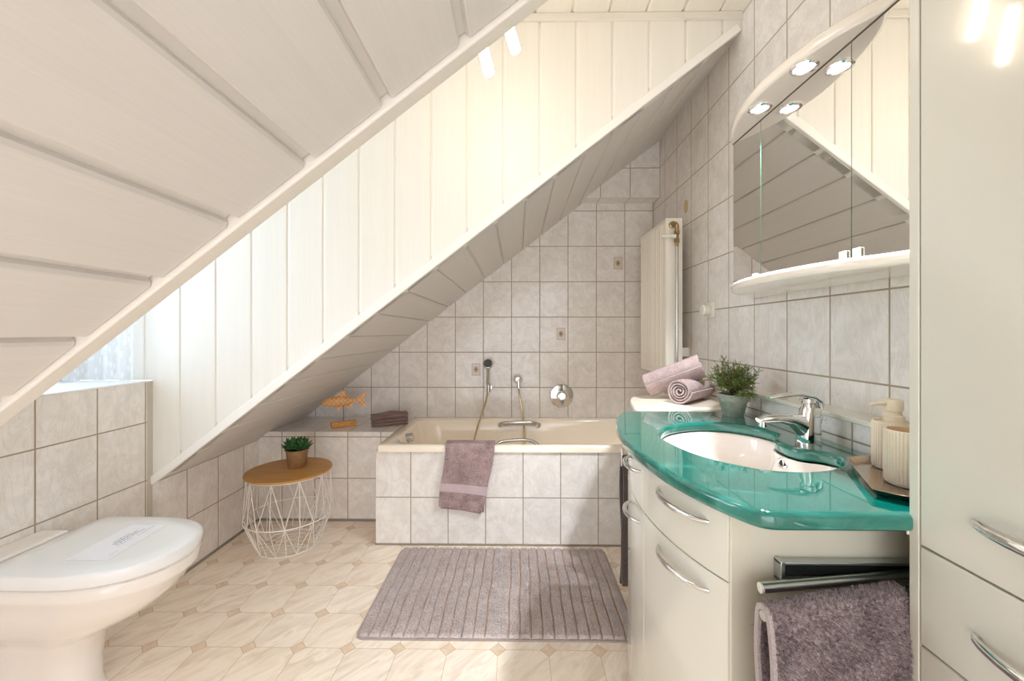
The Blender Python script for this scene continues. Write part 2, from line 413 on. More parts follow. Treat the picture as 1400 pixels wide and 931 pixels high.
def tufts(mb, P, Nn, length, width, mi=0, lean=0.5):
    """short pile: one thin blade per point"""
    k = len(P); R = RNG.normal(size=(k, 3)); d = Nn+lean*R; d /= np.linalg.norm(d, axis=1)[:, None]
    s = np.cross(d, RNG.normal(size=(k, 3))); s /= np.linalg.norm(s, axis=1)[:, None]
    L = length*(0.6+0.8*RNG.random(k))[:, None]
    a = P-Nn*length*0.15-s*width/2; b = P-Nn*length*0.15+s*width/2; c = P+d*L
    o = len(mb.v); V = np.stack([a, b, c], 1).reshape(-1, 3)
    mb.v += [tuple(x) for x in V.tolist()]
    mb.f += [(o+3*i, o+3*i+1, o+3*i+2) for i in range(k)]; mb.m += [mi]*k

def slab_cloth(mb, fn, nu, nv, th, mi=0, dens=0, tl=0.004, tw=0.0012, both=True, mfun=None):
    """a cloth: fn(u,v) gives the mid surface; thickened both ways, with optional pile"""
    U = np.linspace(0, 1, nu); V = np.linspace(0, 1, nv)
    G = np.array([[fn(u, v) for v in V] for u in U], float)
    du = np.gradient(G, axis=0); dv = np.gradient(G, axis=1); Nn = np.cross(du, dv); Nn /= (np.linalg.norm(Nn, axis=2)[..., None]+1e-12)
    A = G+Nn*th/2; B = G-Nn*th/2
    idx = lambda i, j: i*nv+j
    fs = []; ms = []
    def mat(i, j): return mfun((i+0.5)/(nu-1), (j+0.5)/(nv-1)) if mfun else mi
    n = nu*nv
    for i in range(nu-1):
        for j in range(nv-1):
            q = (idx(i, j), idx(i+1, j), idx(i+1, j+1), idx(i, j+1)); m = mat(i, j)
            fs.append(q); ms.append(m); fs.append(tuple(n+t for t in reversed(q))); ms.append(m)
    for i in range(nu-1):
        for j in (0, nv-1):
            fs.append((idx(i, j), idx(i+1, j), n+idx(i+1, j), n+idx(i, j))); ms.append(mat(i, min(j, nv-2)))
    for j in range(nv-1):
        for i in (0, nu-1):
            fs.append((idx(i, j), idx(i, j+1), n+idx(i, j+1), n+idx(i, j))); ms.append(mat(min(i, nu-2), j))
    o = len(mb.v); mb.v += [tuple(p) for p in A.reshape(-1, 3).tolist()]+[tuple(p) for p in B.reshape(-1, 3).tolist()]
    mb.f += [tuple(t+o for t in f) for f in fs]; mb.m += ms
    if dens:
        for S, sg in ((A, 1),)+(((B, -1),) if both else ()):
            uu = RNG.random(dens)*(nu-1.001); vv = RNG.random(dens)*(nv-1.001)
            i = uu.astype(int); j = vv.astype(int); a = (uu-i)[:, None]; b = (vv-j)[:, None]
            Pp = (S[i, j]*(1-a)*(1-b)+S[i+1, j]*a*(1-b)+S[i, j+1]*(1-a)*b+S[i+1, j+1]*a*b)
            nn = Nn[i, j]*sg
            if mfun:
                keep = np.array([mfun(x/(nu-1), y/(nv-1)) == 0 for x, y in zip(uu, vv)]); Pp = Pp[keep]; nn = nn[keep]
            tufts(mb, Pp, nn, tl, tw, mi)

# ------------------------------------------------------------------ the setting
XR, XL, XS = 0.962, -1.565, -1.595       # right wall, left knee wall, wall under the window
YB, YN, YC, YF = 2.888, 0.722, 1.760, -1.45   # back wall, near dormer edge, far cheek, rear of the room
ZC, XW = 2.506, -1.96                    # dormer ceiling, window plane
TAN = 0.7686; ZS = lambda x: 0.470+TAN*(x+1.59)
cs, sn = math.cos(math.atan(TAN)), math.sin(math.atan(TAN))

struct(MB().box((-2.0, YF, -0.05), (XR+0.05, YB+0.05, 0)).build('floor', FLOOR))
struct(MB().box((XL-0.2, YB, 0), (XR+0.08, YB+0.06, 2.6)).build('wall_back', T_back))
struct(MB().box((XR, YF, 0), (XR+0.06, YB, 2.6)).build('wall_right', T_right))
def wallbox(name, a, b, mats):       # faces by axis: 0 = sides facing X, 1 = facing Y, 2 = facing Z
    mb = MB().box(a, b); mb.m = [2, 2, 1, 1, 0, 0]; return struct(mb.build(name, mats))
bulk = MB()
poly = [(-0.02, YB), (0.98, YB)]
wallbox('wall_bulkhead', (0.20, 2.757, 2.048), (XR, YB, 2.45), [T_right, T_bulk, T_bulkb])
# left: wall under the window, knee walls under the slope
wallbox('wall_window', (XW-0.08, YN, 0), (XS, YC-0.026, 0.921), [T_sill, T_sill, SILL])
wallbox('wall_left', (XL-0.12, YC-0.003, 0), (XL, YB, 0.485), [T_knee, T_knee, PLASTER])
wallbox('wall_near', (XS-0.12, YF, 0), (XS, YN, 0.466), [T_sill, T_sill, PLASTER])
struct(MB().box((XW-0.08, YN, 0.921), (XS+0.004, YC-0.016, 0.927)).build('trim_1', SILL, bevel=0.002))
struct(MB().box((XW-0.05, YC-0.027, 0), (XS+0.002, YC-0.001, 0.925)).build('trim_2', simple('joint_grey', srgb(200, 192, 180), 0.6)))
struct(MB().box((XS-0.03, YC-0.001, 0), (XS+0.010, YC+0.03, 0.47)).build('trim_3', SILL))
# ledge at the head of the bath
lg = MB().box((XL, 2.442, 0), (-0.745, YB, 0.536)); lg.m = [2, 2, 1, 1, 0, 0]
struct(lg.build('wall_ledge', [T_knee, T_ledge, T_ledget], bevel=0.002))
# pre-wall behind the basin with its shelf board
pw = MB().box((0.880, 0.692, 0), (XR, 2.15, 0.899)); pw.m = [2, 2, 1, 1, 0, 0]
struct(pw.build('wall_behind_basin', [T_pre, T_pre, T_pre]))
struct(MB().box((0.868, 0.692, 0.899), (XR, 2.155, 0.912)).build('trim_4', LACQ, bevel=0.003))

def groove_profile(x0, x1, g0, pitch, w=0.014, dep=0.009, flip=False):
    """list of (position, depth) across boards"""
    out = [(x0, 0)]; k = math.ceil((x0-g0)/pitch)
    while g0+k*pitch < x1:
        g = g0+k*pitch
        prof = ((-w/2-0.003, 0), (-w/2-0.001, 0.0015), (-w/2, dep), (w/2-0.004, dep), (w/2-0.003, 0.4*dep), (w/2+0.001, 0.0005), (w/2+0.004, 0))
        if flip: prof = [(-a, d) for a, d in reversed(prof)]
        for a, d in prof:
            if x0 < g+a < x1: out.append((g+a, d))
        k += 1
    out.append((x1, 0)); return out
def slope_panel(name, y0, y1, x0, x1, g0, w, dep=0.009):
    pr = groove_profile(x0, x1, g0, 0.1315, w, dep, True)
    lower = []; 
    for x, d in pr: lower.append((x-sn*d, ZS(x)+cs*d))
    upper = [(x1-sn*0.05, ZS(x1)+cs*0.05), (x0-sn*0.05, ZS(x0)+cs*0.05)]
    r = lower+upper
    mb = MB().loft([[(x, y0, z) for x, z in r], [(x, y1, z) for x, z in r]])
    return struct(mb.build(name, B_slope, smooth=0))
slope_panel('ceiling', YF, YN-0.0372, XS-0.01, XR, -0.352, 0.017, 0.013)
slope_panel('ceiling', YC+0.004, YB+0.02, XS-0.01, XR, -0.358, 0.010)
# far cheek of the dormer: vertical boards, cut off along the slope
def cheek(name, Y, sgn, thick=0.05):
    pr = groove_profile(XW-0.05, XR, 0.099, 0.157, 0.010, 0.0055)
    ex = [p for p in pr]; ins = []
    mb = MB(); A = []; Bm = []
    pts = sorted(ex+[(XS-0.001, 0), (XS, 0)])
    for x, d in pts:
        zb = 0.926 if x < XS-0.0005 else ZS(x)
        A.append((x, Y+sgn*d, zb)); Bm.append((x, Y+sgn*d, ZC+0.03))
    n = len(A)
    vs = A+Bm+[(x, Y+sgn*thick, z) for x, y, z in A]+[(x, Y+sgn*thick, z) for x, y, z in Bm]
    fs = []
    for i in range(n-1):
        fs += [(i, i+1, n+i+1, n+i), (2*n+i, 3*n+i, 3*n+i+1, 2*n+i+1), (i, 2*n+i, 2*n+i+1, i+1), (n+i, n+i+1, 3*n+i+1, 3*n+i)]
    fs += [(0, n, 3*n, 2*n), (n-1, 3*n-1, 4*n-1, 2*n-1)]
    mb.add(vs, fs); return struct(mb.build(name, B_cheek, smooth=0))
cheek('wall_dormer_far', YC, 1)
cheek('wall_dormer_near', YN, -1, 0.03)
# dormer ceiling, boards running in depth
pr = groove_profile(XW-0.05, XR, 0.081, 0.157, 0.011, 0.008)
r = [(x, ZC+d) for x, d in pr]+[(XR, ZC+0.06), (XW-0.05, ZC+0.06)]
struct(MB().loft([[(x, YN-0.03, z) for x, z in r], [(x, YC+0.02, z) for x, z in r]]).build('ceiling', B_ceil, smooth=0))
# trims: along the near slope edge, along the foot of the far cheek, between cheek and ceiling
def slope_trim(name, y0, y1, h0, h1, x0, x1, mat):
    """bar following the roof slope; h = height above the slope surface, at right angles to it"""
    P = lambda x, h: (x-sn*h, ZS(x)+cs*h)
    prof = [(y0, h0), (y1, h0), (y1, h1), (y0, h1)]
    rings = [[(P(x, h)[0], y, P(x, h)[1]) for y, h in prof] for x in (x0, x1)]
    return struct(MB().loft(rings).build(name, mat, bevel=0.004, seg=3))
slope_trim('trim_5', YN-0.034, YN+0.004, -0.009, 0.03, XS, XR-0.002, TRIMW)
slope_trim('trim_6', YC-0.012, YC+0.008, -0.002, 0.034, XS+0.006, XR-0.004, simple('trim_lacquer_white', srgb(250, 248, 243), 0.3))
struct(MB().box((XW, YC-0.014, 2.474), (XR, YC, ZC)).build('trim_7', TRIMW, bevel=0.003))
# silicone joints at the floor
struct(MB().box((XL, YC, 0), (XL+0.006, 2.442, 0.012)).build('baseboard_left', SIL))
struct(MB().box((XL, 2.436, 0), (-0.755, 2.442, 0.012)).build('baseboard_ledge', SIL))
struct(MB().box((-0.757, 2.163, 0), (0.87, 2.169, 0.008)).build('baseboard_bath', SIL))
# unseen rear wall; its wide opening is added to let in fill light
struct(MB().box((-2.0, YF-0.06, 0), (-1.15, YF, 2.6)).box((0.80, YF-0.06, 0), (XR+0.05, YF, 2.6)).box((-1.15, YF-0.06, 2.15), (0.80, YF, 2.6)).build('wall_rear', PLASTER))
# window wall of the dormer
wz0, wz1, wy0, wy1 = 0.927, 2.30, 0.80, 1.69
struct(MB().box((XW-0.08, YN, wz1), (XW, YC, ZC+0.05)).box((XW-0.08, YN, 0.9), (XW, wy0, wz1)).box((XW-0.08, wy1, 0.9), (XW, YC, wz1)).build('wall_window_head', PLASTER))
win = bpy.data.objects.new('window_1', None); COL.objects.link(win); win['kind'] = 'structure'
fr = MB(); w = 0.055
for a, b in (((wy0, wz0), (wy1, wz0+w)), ((wy0, wz1-w), (wy1, wz1)), ((wy0, wz0+w), (wy0+w, wz1-w)), ((wy1-w, wz0+w), (wy1, wz1-w)), (((wy0+wy1)/2-0.04, wz0+w), ((wy0+wy1)/2+0.04, wz1-w))):
    fr.box((XW-0.065, a[0], a[1]), (XW-0.01, b[0], b[1]))
fr.build('window_frame', SILL, win, bevel=0.004)
for a, b in ((wy0+w, (wy0+wy1)/2-0.04), ((wy0+wy1)/2+0.04, wy1-w)):
    MB().box((XW-0.045, a, wz0+w), (XW-0.039, b, wz1-w)).build('window_pane', GLASS, win)

# ------------------------------------------------------------------ decor motifs in the back wall tiles
for k, (px, pz) in enumerate([(-0.293, 0.873), (0.309, 1.126), (0.713, 1.626)]):
    mb = MB(); w, h = 0.030, 0.043; y = YB-0.0004
    mb.box((px-w, y-0.0004, pz-h), (px+w, YB-0.0001, pz+h), 1)
    for a, b in (((px-w, pz-h), (px+w, pz-h+0.004)), ((px-w, pz+h-0.004), (px+w, pz+h)), ((px-w, pz-h), (px-w+0.004, pz+h)), ((px+w-0.004, pz-h), (px+w, pz+h))):
        mb.box((a[0], y-0.0008, a[1]), (b[0], y-0.0003, b[1]), 0)
    for s, kk in ((0.020, 8), (0.011, 4)):
        pts = [(px+s*(0.75 if q % 2 else 1)*math.cos(PI*q/kk+PI/2), y-0.0012-0.0004*(s < 0.015), pz+s*1.3*(0.75 if q % 2 else 1)*math.sin(PI*q/kk+PI/2)) for q in range(2*kk)]
        mb.loft([pts, [(a, y, c) for a, b, c in pts]], mi=0 if s > 0.015 else 2)
    tag(mb.build('decor_tile_inlay', [MOTIF, MOTIFB, simple('motif_dark', srgb(150, 126, 100), 0.4)], smooth=0),
        ['small printed square motif on the wall tile left of the hand shower', 'small printed square motif on the wall tile above the round mixer', 'small printed square motif high on the back wall, nearest the radiator'][k], 'decor tile', 'printed decor motifs on the back wall')

# ------------------------------------------------------------------ bathtub
tub = thing('bathtub', 'built-in cream bathtub with white tiled front under the sloping ceiling', 'bathtub')
x0, x1, y0, y1 = -0.747, XR-0.002, 2.155, YB-0.001
cx, cy, hx, hy = (x0+x1)/2, (y0+y1)/2, (x1-x0)/2, (y1-y0)/2
ix0, ix1, iy0, iy1 = -0.672, 0.86, 2.188, 2.828
icx, icy, ihx, ihy = (ix0+ix1)/2, (iy0+iy1)/2, (ix1-ix0)/2, (iy1-iy0)/2
def ring(cx, cy, hx, hy, r, z, n=10): return [(x, y, z) for x, y in rrect(cx, cy, hx, hy, r, n)]
rings = [ring(cx, cy, hx, hy, 0.012, 0.500), ring(cx, cy, hx, hy, 0.014, 0.527), ring(cx, cy, hx-0.003, hy-0.003, 0.014, 0.533), ring(cx, cy, hx-0.009, hy-0.009, 0.012, 0.5365)]
rings += [ring(icx, icy, ihx+0.006, ihy+0.006, 0.13, 0.5365), ring(icx, icy, ihx, ihy, 0.125, 0.534), ring(icx, icy, ihx-0.008, ihy-0.006, 0.12, 0.522),
          ring(icx-0.01, icy, ihx-0.035, ihy-0.016, 0.12, 0.46), ring(icx-0.03, icy, ihx-0.085, ihy-0.035, 0.14, 0.34), ring(icx-0.06, icy, ihx-0.15, ihy-0.055, 0.16, 0.22),
          ring(icx-0.08, icy, ihx-0.22, ihy-0.085, 0.16, 0.15), ring(icx-0.09, icy, ihx-0.30, ihy-0.14, 0.13, 0.125)]
MB().loft(rings, True, False, True).build('tub_shell', CREAM, tub, smooth=60)
mb = MB().box((-0.757, 2.169, 0), (0.878, 2.187, 0.501)); mb.m = [1, 1, 0, 0, 1, 1]
mb.box((-0.757, 2.187, 0), (-0.742, 2.442, 0.501)); mb.m[6:] = [1]*6
mb.build('tiled_apron', [T_tub, T_tubs], tub)
# overflow control on the head end
mb = MB(); R = Matrix.Rotation(math.radians(78), 4, 'Y')
mb.lathe([(0.001, 0.036), (0.020, 0.036), (0.025, 0.032), (0.027, 0.012), (0.024, 0.004), (0.028, 0.002), (0.028, -0.006)], (-0.655, 2.43, 0.503), 24, M=R, cap=(True, True))
mb.build('overflow_knob', SATIN, tub)
# grab handles: one on the far inner wall, one on the near inner wall
def grab(x0_, x1_, y, z, sgn):
    pts = smooth_closed([(x0_, y, z-0.012), (x0_+0.02, y-sgn*0.03, z), (x0_+0.09, y-sgn*0.042, z+0.008), (x1_-0.09, y-sgn*0.042, z+0.010), (x1_-0.02, y-sgn*0.03, z), (x1_, y, z-0.012)], 6, False)
    mb = MB(); rings = []
    for i, p in enumerate(pts):
        t = (pts[min(i+1, len(pts)-1)]-pts[max(0, i-1)]).normalized(); u = Vector((0, 0, 1)); w = t.cross(u)
        rings.append([p+u*0.017*math.cos(a)+w*0.007*math.sin(a) for a in (2*PI*k/14 for k in range(14))])
    mb.loft(rings)
    for x in (x0_, x1_): mb.lathe([(0.018, -0.004*sgn), (0.018, 0.006*sgn), (0.001, 0.008*sgn)], (x, y, z-0.012), 16, 'Y', cap=(True, True))
    return mb.build('grab_handle', SATIN, tub)
grab(-0.115, 0.145, 2.806, 0.510, 1)
mb = MB()
pts = smooth_closed([(-0.125, 2.212, 0.505), (-0.10, 2.245, 0.527), (-0.03, 2.262, 0.536), (0.05, 2.262, 0.538), (0.10, 2.245, 0.527), (0.135, 2.212, 0.500)], 6, False)
mb.tube(pts, [0.009]*len(pts), 12)
for x in (-0.125, 0.135): mb.lathe([(0.016, -0.008), (0.016, 0.004), (0.001, 0.006)], (x, 2.208, 0.502), 16, 'Y', cap=(True, True))
mb.build('grab_handle', SATIN, tub)

# ------------------------------------------------------------------ bath fittings on the back wall
hs = thing('hand_shower', 'black-faced hand shower in its wall holder with a brass-toned hose', 'shower')
mb = MB(); R = Matrix.Rotation(math.radians(68), 4, 'X')
hc = Vector((-0.202, 2.800, 0.918))
mb.lathe([(0.001, 0.018), (0.020, 0.017), (0.032, 0.010), (0.035, 0.002), (0.034, -0.005), (0.001, -0.006)], hc, 26, M=R, mi=0)
mb.lathe([(0.029, 0.000), (0.029, 0.0015), (0.001, 0.0015)], hc+R.to_3x3() @ Vector((0, 0, 0.0165)), 26, M=R, mi=1, cap=(True, False))
mb.build('shower_head', [SATIN, simple('shower_face', srgb(84, 84, 86), 0.4, var=0.2, vscale=400)], hs)
MB().tube([hc+Vector((0, 0.006, -0.02)), (-0.203, 2.818, 0.86), (-0.206, 2.832, 0.80), (-0.208, 2.838, 0.74)], [0.010, 0.0095, 0.009, 0.008], 14).build('handle', SATIN, hs)
MB().tube([(-0.200, 2.838, 0.772), (-0.201, 2.838, 0.720)], [0.015, 0.013], 16).tube([(-0.201, 2.842, 0.748), (-0.201, 2.888, 0.748)], 0.010, 12).lathe([(0.001, -0.010), (0.022, -0.009), (0.022, 0)], (-0.201, YB, 0.748), 18, 'Y').build('wall_holder', SATIN, hs)
h1 = smooth_closed([(-0.204, 2.835, 0.732), (-0.216, 2.81, 0.66), (-0.245, 2.77, 0.57), (-0.275, 2.735, 0.47), (-0.29, 2.70, 0.36), (-0.22, 2.66, 0.24), (-0.05, 2.64, 0.20), (0.05, 2.68, 0.26), (0.052, 2.75, 0.36), (0.048, 2.79, 0.47), (0.038, 2.845, 0.57), (0.018, 2.858, 0.68), (0.010, 2.852, 0.745)], 8, False)
MB().tube(h1, 0.0062, 8).build('shower_hose', HOSE, hs)
wo = thing('hose_outlet', 'small round chrome wall outlet that feeds the shower hose', 'wall outlet')
mb = MB().lathe([(0.034, 0), (0.034, -0.012), (0.029, -0.028), (0.016, -0.040), (0.001, -0.042)], (0.004, YB, 0.806), 26, 'Y', cap=(True, False))
mb.build('outlet_rose', CHROME, wo)
MB().tube([(0.008, 2.858, 0.800), (0.009, 2.854, 0.770), (0.010, 2.852, 0.742)], [0.014, 0.012, 0.009], 14).build('hose_nut', CHROME, wo)
mx = thing('bath_mixer', 'round chrome concealed mixer tap with drop lever on the back wall', 'tap')
mc = (0.314-0.03+0.03, YB, 0.688)
MB().lathe([(0.083, 0), (0.083, -0.004), (0.078, -0.009), (0.040, -0.012)], mc, 44, 'Y', cap=(False, True)).build('cover_plate', CHROME, mx)
MB().lathe([(0.038, -0.010), (0.036, -0.030), (0.030, -0.036), (0.001, -0.037)], mc, 30, 'Y').build('mixer_body', CHROME, mx)
pl = [(0.0, 0.030), (0.018, 0.026), (0.026, 0.010), (0.022, -0.008), (0.012, -0.026), (0.011, -0.058), (0.0, -0.064), (-0.011, -0.058), (-0.012, -0.026), (-0.022, -0.008), (-0.026, 0.010), (-0.018, 0.026)]
MB().loft([[(mc[0]+a, YB-0.036, mc[2]+b) for a, b in pl], [(mc[0]+a*0.9, YB-0.052-0.01*(b < -0.02), mc[2]+b*0.95) for a, b in pl]]).build('lever', CHROME, mx, smooth=50, bevel=0.002)

# ------------------------------------------------------------------ radiator
rad = thing('radiator', 'tall white ribbed panel radiator on the right wall beyond the basin', 'radiator')
mb = MB(); xf, ya, yb_, za, zb = 0.809, 2.235, 2.680, 0.900, 1.760
prof = [(0.0, 0)]; nr = 13; p = (yb_-ya-0.05)/nr
pts = [(xf+0.003, ya)]
for k in range(nr):
    s = ya+0.025+k*p
    pts += [(xf, s), (xf, s+p*0.50), (xf+0.013, s+p*0.60), (xf+0.013, s+p*0.90)]
pts += [(xf, yb_-0.02), (xf+0.003, yb_), (xf+0.022, yb_), (xf+0.022, ya)]
mb.loft([[(a, b, za+0.02) for a, b in pts], [(a, b, zb-0.02) for a, b in pts]])
mb.box((xf+0.004, ya, za), (xf+0.020, yb_, za+0.025)); mb.box((xf+0.004, ya, zb-0.025), (xf+0.020, yb_, zb))
mb.build('front_panel', RADW, rad, bevel=0.0015)
mb = MB().box((0.882, ya, za+0.01), (0.900, yb_, zb-0.01))
mb.build('rear_panel', RADW, rad, bevel=0.003)
MB().box((xf+0.002, ya-0.003, za), (0.901, ya-0.001, zb)).build('side_cover', RADW, rad, bevel=0.001)
MB().box((xf+0.002, yb_+0.001, za), (0.901, yb_+0.003, zb)).build('side_cover', RADW, rad, bevel=0.001)
g = MB().box((xf+0.010, ya, zb-0.006), (0.895, yb_, zb-0.001))
g.build('top_grille', RADW, rad, bevel=0.001)
MB().box((0.9, ya+0.06, 1.0), (XR, ya+0.08, 1.05)).build('wall_bracket', RADW, rad)
MB().box((0.9, yb_-0.08, 1.6), (XR, yb_-0.06, 1.65)).build('wall_bracket', RADW, rad)
v = MB(); vy = ya-0.022
v.lathe([(0.019, 0.0), (0.019, -0.012), (0.012, -0.014), (0.012, -0.026), (0.001, -0.027)], (0.845, ya-0.003, 1.722), 20, 'Y', cap=(True, False))
v.tube([(0.846, vy-0.004, 1.722), (0.858, vy-0.004, 1.722), (0.862, vy-0.004, 1.714), (0.862, vy-0.004, 1.60)], [0.010, 0.010, 0.010, 0.009], 14)
v.lathe([(0.009, 0.03), (0.015, 0.03), (0.015, 0.012), (0.011, 0.010), (0.011, -0.012), (0.015, -0.014), (0.015, -0.034), (0.009, -0.036)], (0.862, vy-0.004, 1.655), 6)
v.build('valve', BRASS, rad)
MB().lathe([(0.001, 0), (0.010, 0.002), (0.011, 0.03), (0.008, 0.062), (0.012, 0.066), (0.012, 0.078), (0.001, 0.079)], (0.775, vy-0.006, 1.655), 16, 'X').build('valve_handle', WPLAS, rad)
MB().tube([(0.862, vy-0.004, 1.61), (0.862, vy-0.004, 0.918)], 0.0075, 12).build('supply_pipe', SATIN, rad)
# ------------------------------------------------------------------ small wall fittings on the right wall
sw = thing('wall_thermostat', 'small white square wall plate with a round knob beside the mirror cabinet', 'wall control')
MB().box((XR-0.012, 1.985, 1.205), (XR, 2.062, 1.285)).build('wall_plate', WPLAS, sw, bevel=0.003)
MB().lathe([(0.024, 0), (0.024, -0.012), (0.027, -0.016), (0.027, -0.036), (0.022, -0.042), (0.001, -0.043)], (XR-0.010, 2.022, 1.245), 26, 'X').build('round_knob', WPLAS, sw)
tag(MB().lathe([(0.026, 0), (0.026, -0.0015), (0.001, -0.002)], (0, 0, 0), 26, 'X', M=Matrix.Diagonal((1, 1, 1.5, 1))).build('wall_patch', MARK, loc=(XR, 2.335, 1.853)), 'small oval yellowish patch on the tiles above the radiator', 'patch')
tag(MB().lathe([(0.016, 0), (0.016, -0.0015), (0.001, -0.002)], (0, 0, 0), 20, 'X', M=Matrix.Diagonal((1, 1, 1.6, 1))).build('wall_patch', MARK, loc=(XR, 2.62, 1.80)), 'smaller yellowish patch on the tiles just above the radiator top', 'patch')

# ------------------------------------------------------------------ mirror cabinet
mc_ = thing('mirror_cabinet', 'white mirror cabinet with lit curved canopy above the basin', 'mirror cabinet')
MY0, MY1, MZ0, MZ1, MX = 0.825, 1.530, 1.300, 1.838, 0.806
MB().box((MX+0.020, MY0, MZ0), (XR-0.001, MY1, MZ1)).build('body', LACQ, mc_, bevel=0.002)
s1, s2 = 1.358, 0.992
for a, b in ((s1+0.001, MY1-0.001), (s2+0.001, s1-0.001), (MY0+0.001, s2-0.001)):
    d = MB().box((MX+0.005, a, MZ0), (MX+0.018, b, MZ1-0.002)).build('mirror_door', WPLAS, mc_)
    mb = MB().box((MX, a, MZ0), (MX+0.005, b, MZ1-0.002)); mb.m = [1, 1, 1, 1, 0, 0]
    mb.build('mirror_glass', [MIRR, GEDGE], d, smooth=0)
MB().box((MX-0.0015, MY0, MZ1-0.0035), (MX+0.018, MY1, MZ1-0.0005)).build('shadow_joint', GAP, mc_)
for yy in (1.389, 1.013, 0.972):
    MB().box((MX-0.006, yy-0.011, MZ0+0.008), (MX-0.0005, yy+0.011, MZ0+0.034)).build('door_grip', WPLAS, mc_, bevel=0.002)
half = [(XR, 1.687), (0.905, 1.620), (0.848, 1.565), (0.775, 1.485), (0.728, 1.395), (0.700, 1.30), (0.688, 1.20)]
arc = [(x, y) for x, y in half]+[(0.688, 1.13), (0.702, 1.035), (0.728, 0.94), (0.77, 0.865), (0.80, 0.80), (0.84, 0.74), (0.90, 0.70), (XR, 0.695)]
out = [(p.x, p.y) for p in smooth_closed([(a, b, 0) for a, b in arc], 6, False)]
out_c = [(min(x*1.035, XR), y*1.035) for x, y in out]; out_c[0] = (XR, 1.75); out_c[-1] = (XR, 0.72)
can = curve_slab('light_canopy', [out_c], MZ1, MZ1+0.034, 0.012, CANO, mc_)
mb = MB(); ctr = (0.90, 1.19)
for t, h in ((0.97, 0.030), (0.85, 0.055), (0.6, 0.082), (0.3, 0.095)):
    pass
curve_slab('shelf_board', [out], 1.273, 1.302, 0.0125, CANO, mc_)
for yy in (1.285, 1.088):
    sp = MB(); sp.lathe([(0.0335, -0.0005), (0.0335, -0.004), (0.026, -0.007), (0.023, -0.003)], (0.760, yy, MZ1), 30)
    r_ = sp.build('spotlight', CHROME, mc_)
    MB().lathe([(0.024, -0.0035), (0.001, -0.0045)], (0.760, yy, MZ1), 24, cap=(True, False)).build('bulb', E_SPOT, r_)
    L = lamp('spot_beam', 'SPOT', (0.760, yy, MZ1-0.012), 44, (0.88, 0.94, 1.0), 0.02, target=(0.755, yy, 0), spot_size=math.radians(120), spot_blend=0.6); L.parent = mc_

# ------------------------------------------------------------------ basin counter, basin, tap
front = [(0.880, 0.683), (0.64, 0.683), (0.445, 0.683), (0.420, 0.687), (0.398, 0.705), (0.370, 0.755), (0.340, 0.835), (0.318, 0.93), (0.306, 1.03), (0.303, 1.14), (0.311, 1.26), (0.330, 1.37), (0.358, 1.47), (0.395, 1.555), (0.412, 1.575), (0.44, 1.578), (0.880, 1.578)]
outl = [(p.x, p.y) for p in smooth_closed([(a, b, 0) for a, b in front[2:-1]], 5, False)]
outl = [(0.880, 0.683)]+outl+[(0.880, 1.578)]
hole_c = [(0.420, 1.150), (0.423, 1.205), (0.452, 1.268), (0.495, 1.322), (0.56, 1.362), (0.633, 1.380), (0.700, 1.364), (0.752, 1.318), (0.777, 1.262), (0.772, 1.215), (0.738, 1.180), (0.722, 1.140), (0.720, 1.095), (0.735, 1.062), (0.766, 1.045), (0.785, 1.02), (0.780, 0.985), (0.745, 0.945), (0.690, 0.912), (0.620, 0.897), (0.560, 0.906), (0.515, 0.934), (0.468, 0.986), (0.436, 1.058)]
hole = [(p.x, p.y) for p in smooth_closed([(a, b, 0) for a, b in hole_c], 4)]
wt = curve_slab('basin_counter', [outl, hole], 0.800, 0.832, 0.0115, TEAL, res=5)
tag(wt, 'glossy teal countertop with curved front and kidney-shaped basin opening', 'countertop')
bc = (0.60, 1.13)
def hs_(s, z, dx=0, dy=0): return [(bc[0]+(x-bc[0])*s+dx, bc[1]+(y-bc[1])*s+dy, z) for x, y in hole]
ell = lambda s, z: [(0.585+0.17*s*math.cos(a), 1.13+0.22*s*math.sin(a), z) for a in [math.atan2(y-1.13, x-0.585) for x, y in hole]]
def blend(a, b, t, z): return [((1-t)*p[0]+t*q[0], (1-t)*p[1]+t*q[1], z) for p, q in zip(a, b)]
H1 = hs_(1.0, 0.8)
basin = thing('washbasin', 'cream white undermounted basin sunk into the teal countertop', 'basin')
rings = [hs_(1.05, 0.7985), hs_(0.99, 0.7985), hs_(0.975, 0.792), blend(H1, ell(1, 0), 0.22, 0.765), blend(H1, ell(0.95, 0), 0.5, 0.735), blend(H1, ell(0.80, 0), 0.85, 0.700), ell(0.52, 0.682), ell(0.12, 0.676)]
MB().loft(rings, True, False, True).build('bowl', BASINW, basin, smooth=70)
MB().lathe([(0.001, 0.003), (0.020, 0.003), (0.024, 0.001), (0.024, -0.002)], (0.585, 1.13, 0.678), 24).build('drain', CHROME, basin)
Mo = Vector((-0.80, -0.55, 0.12)).to_track_quat('Z', 'Y').to_matrix().to_4x4()
mb = MB().lathe([(0.0145, -0.002), (0.0145, 0.002), (0.012, 0.004), (0.009, 0.003), (0.009, -0.001)], (0.7175, 1.107, 0.782), 24, M=Mo)
mb.lathe([(0.0092, 0.0), (0.001, 0.0)], (0.7175, 1.107, 0.782), 20, M=Mo, mi=1); mb.box((0.7145, 1.1035, 0.774), (0.7175, 1.1065, 0.790), 0)
mb.build('overflow_ring', [CHROME, DARK], basin)

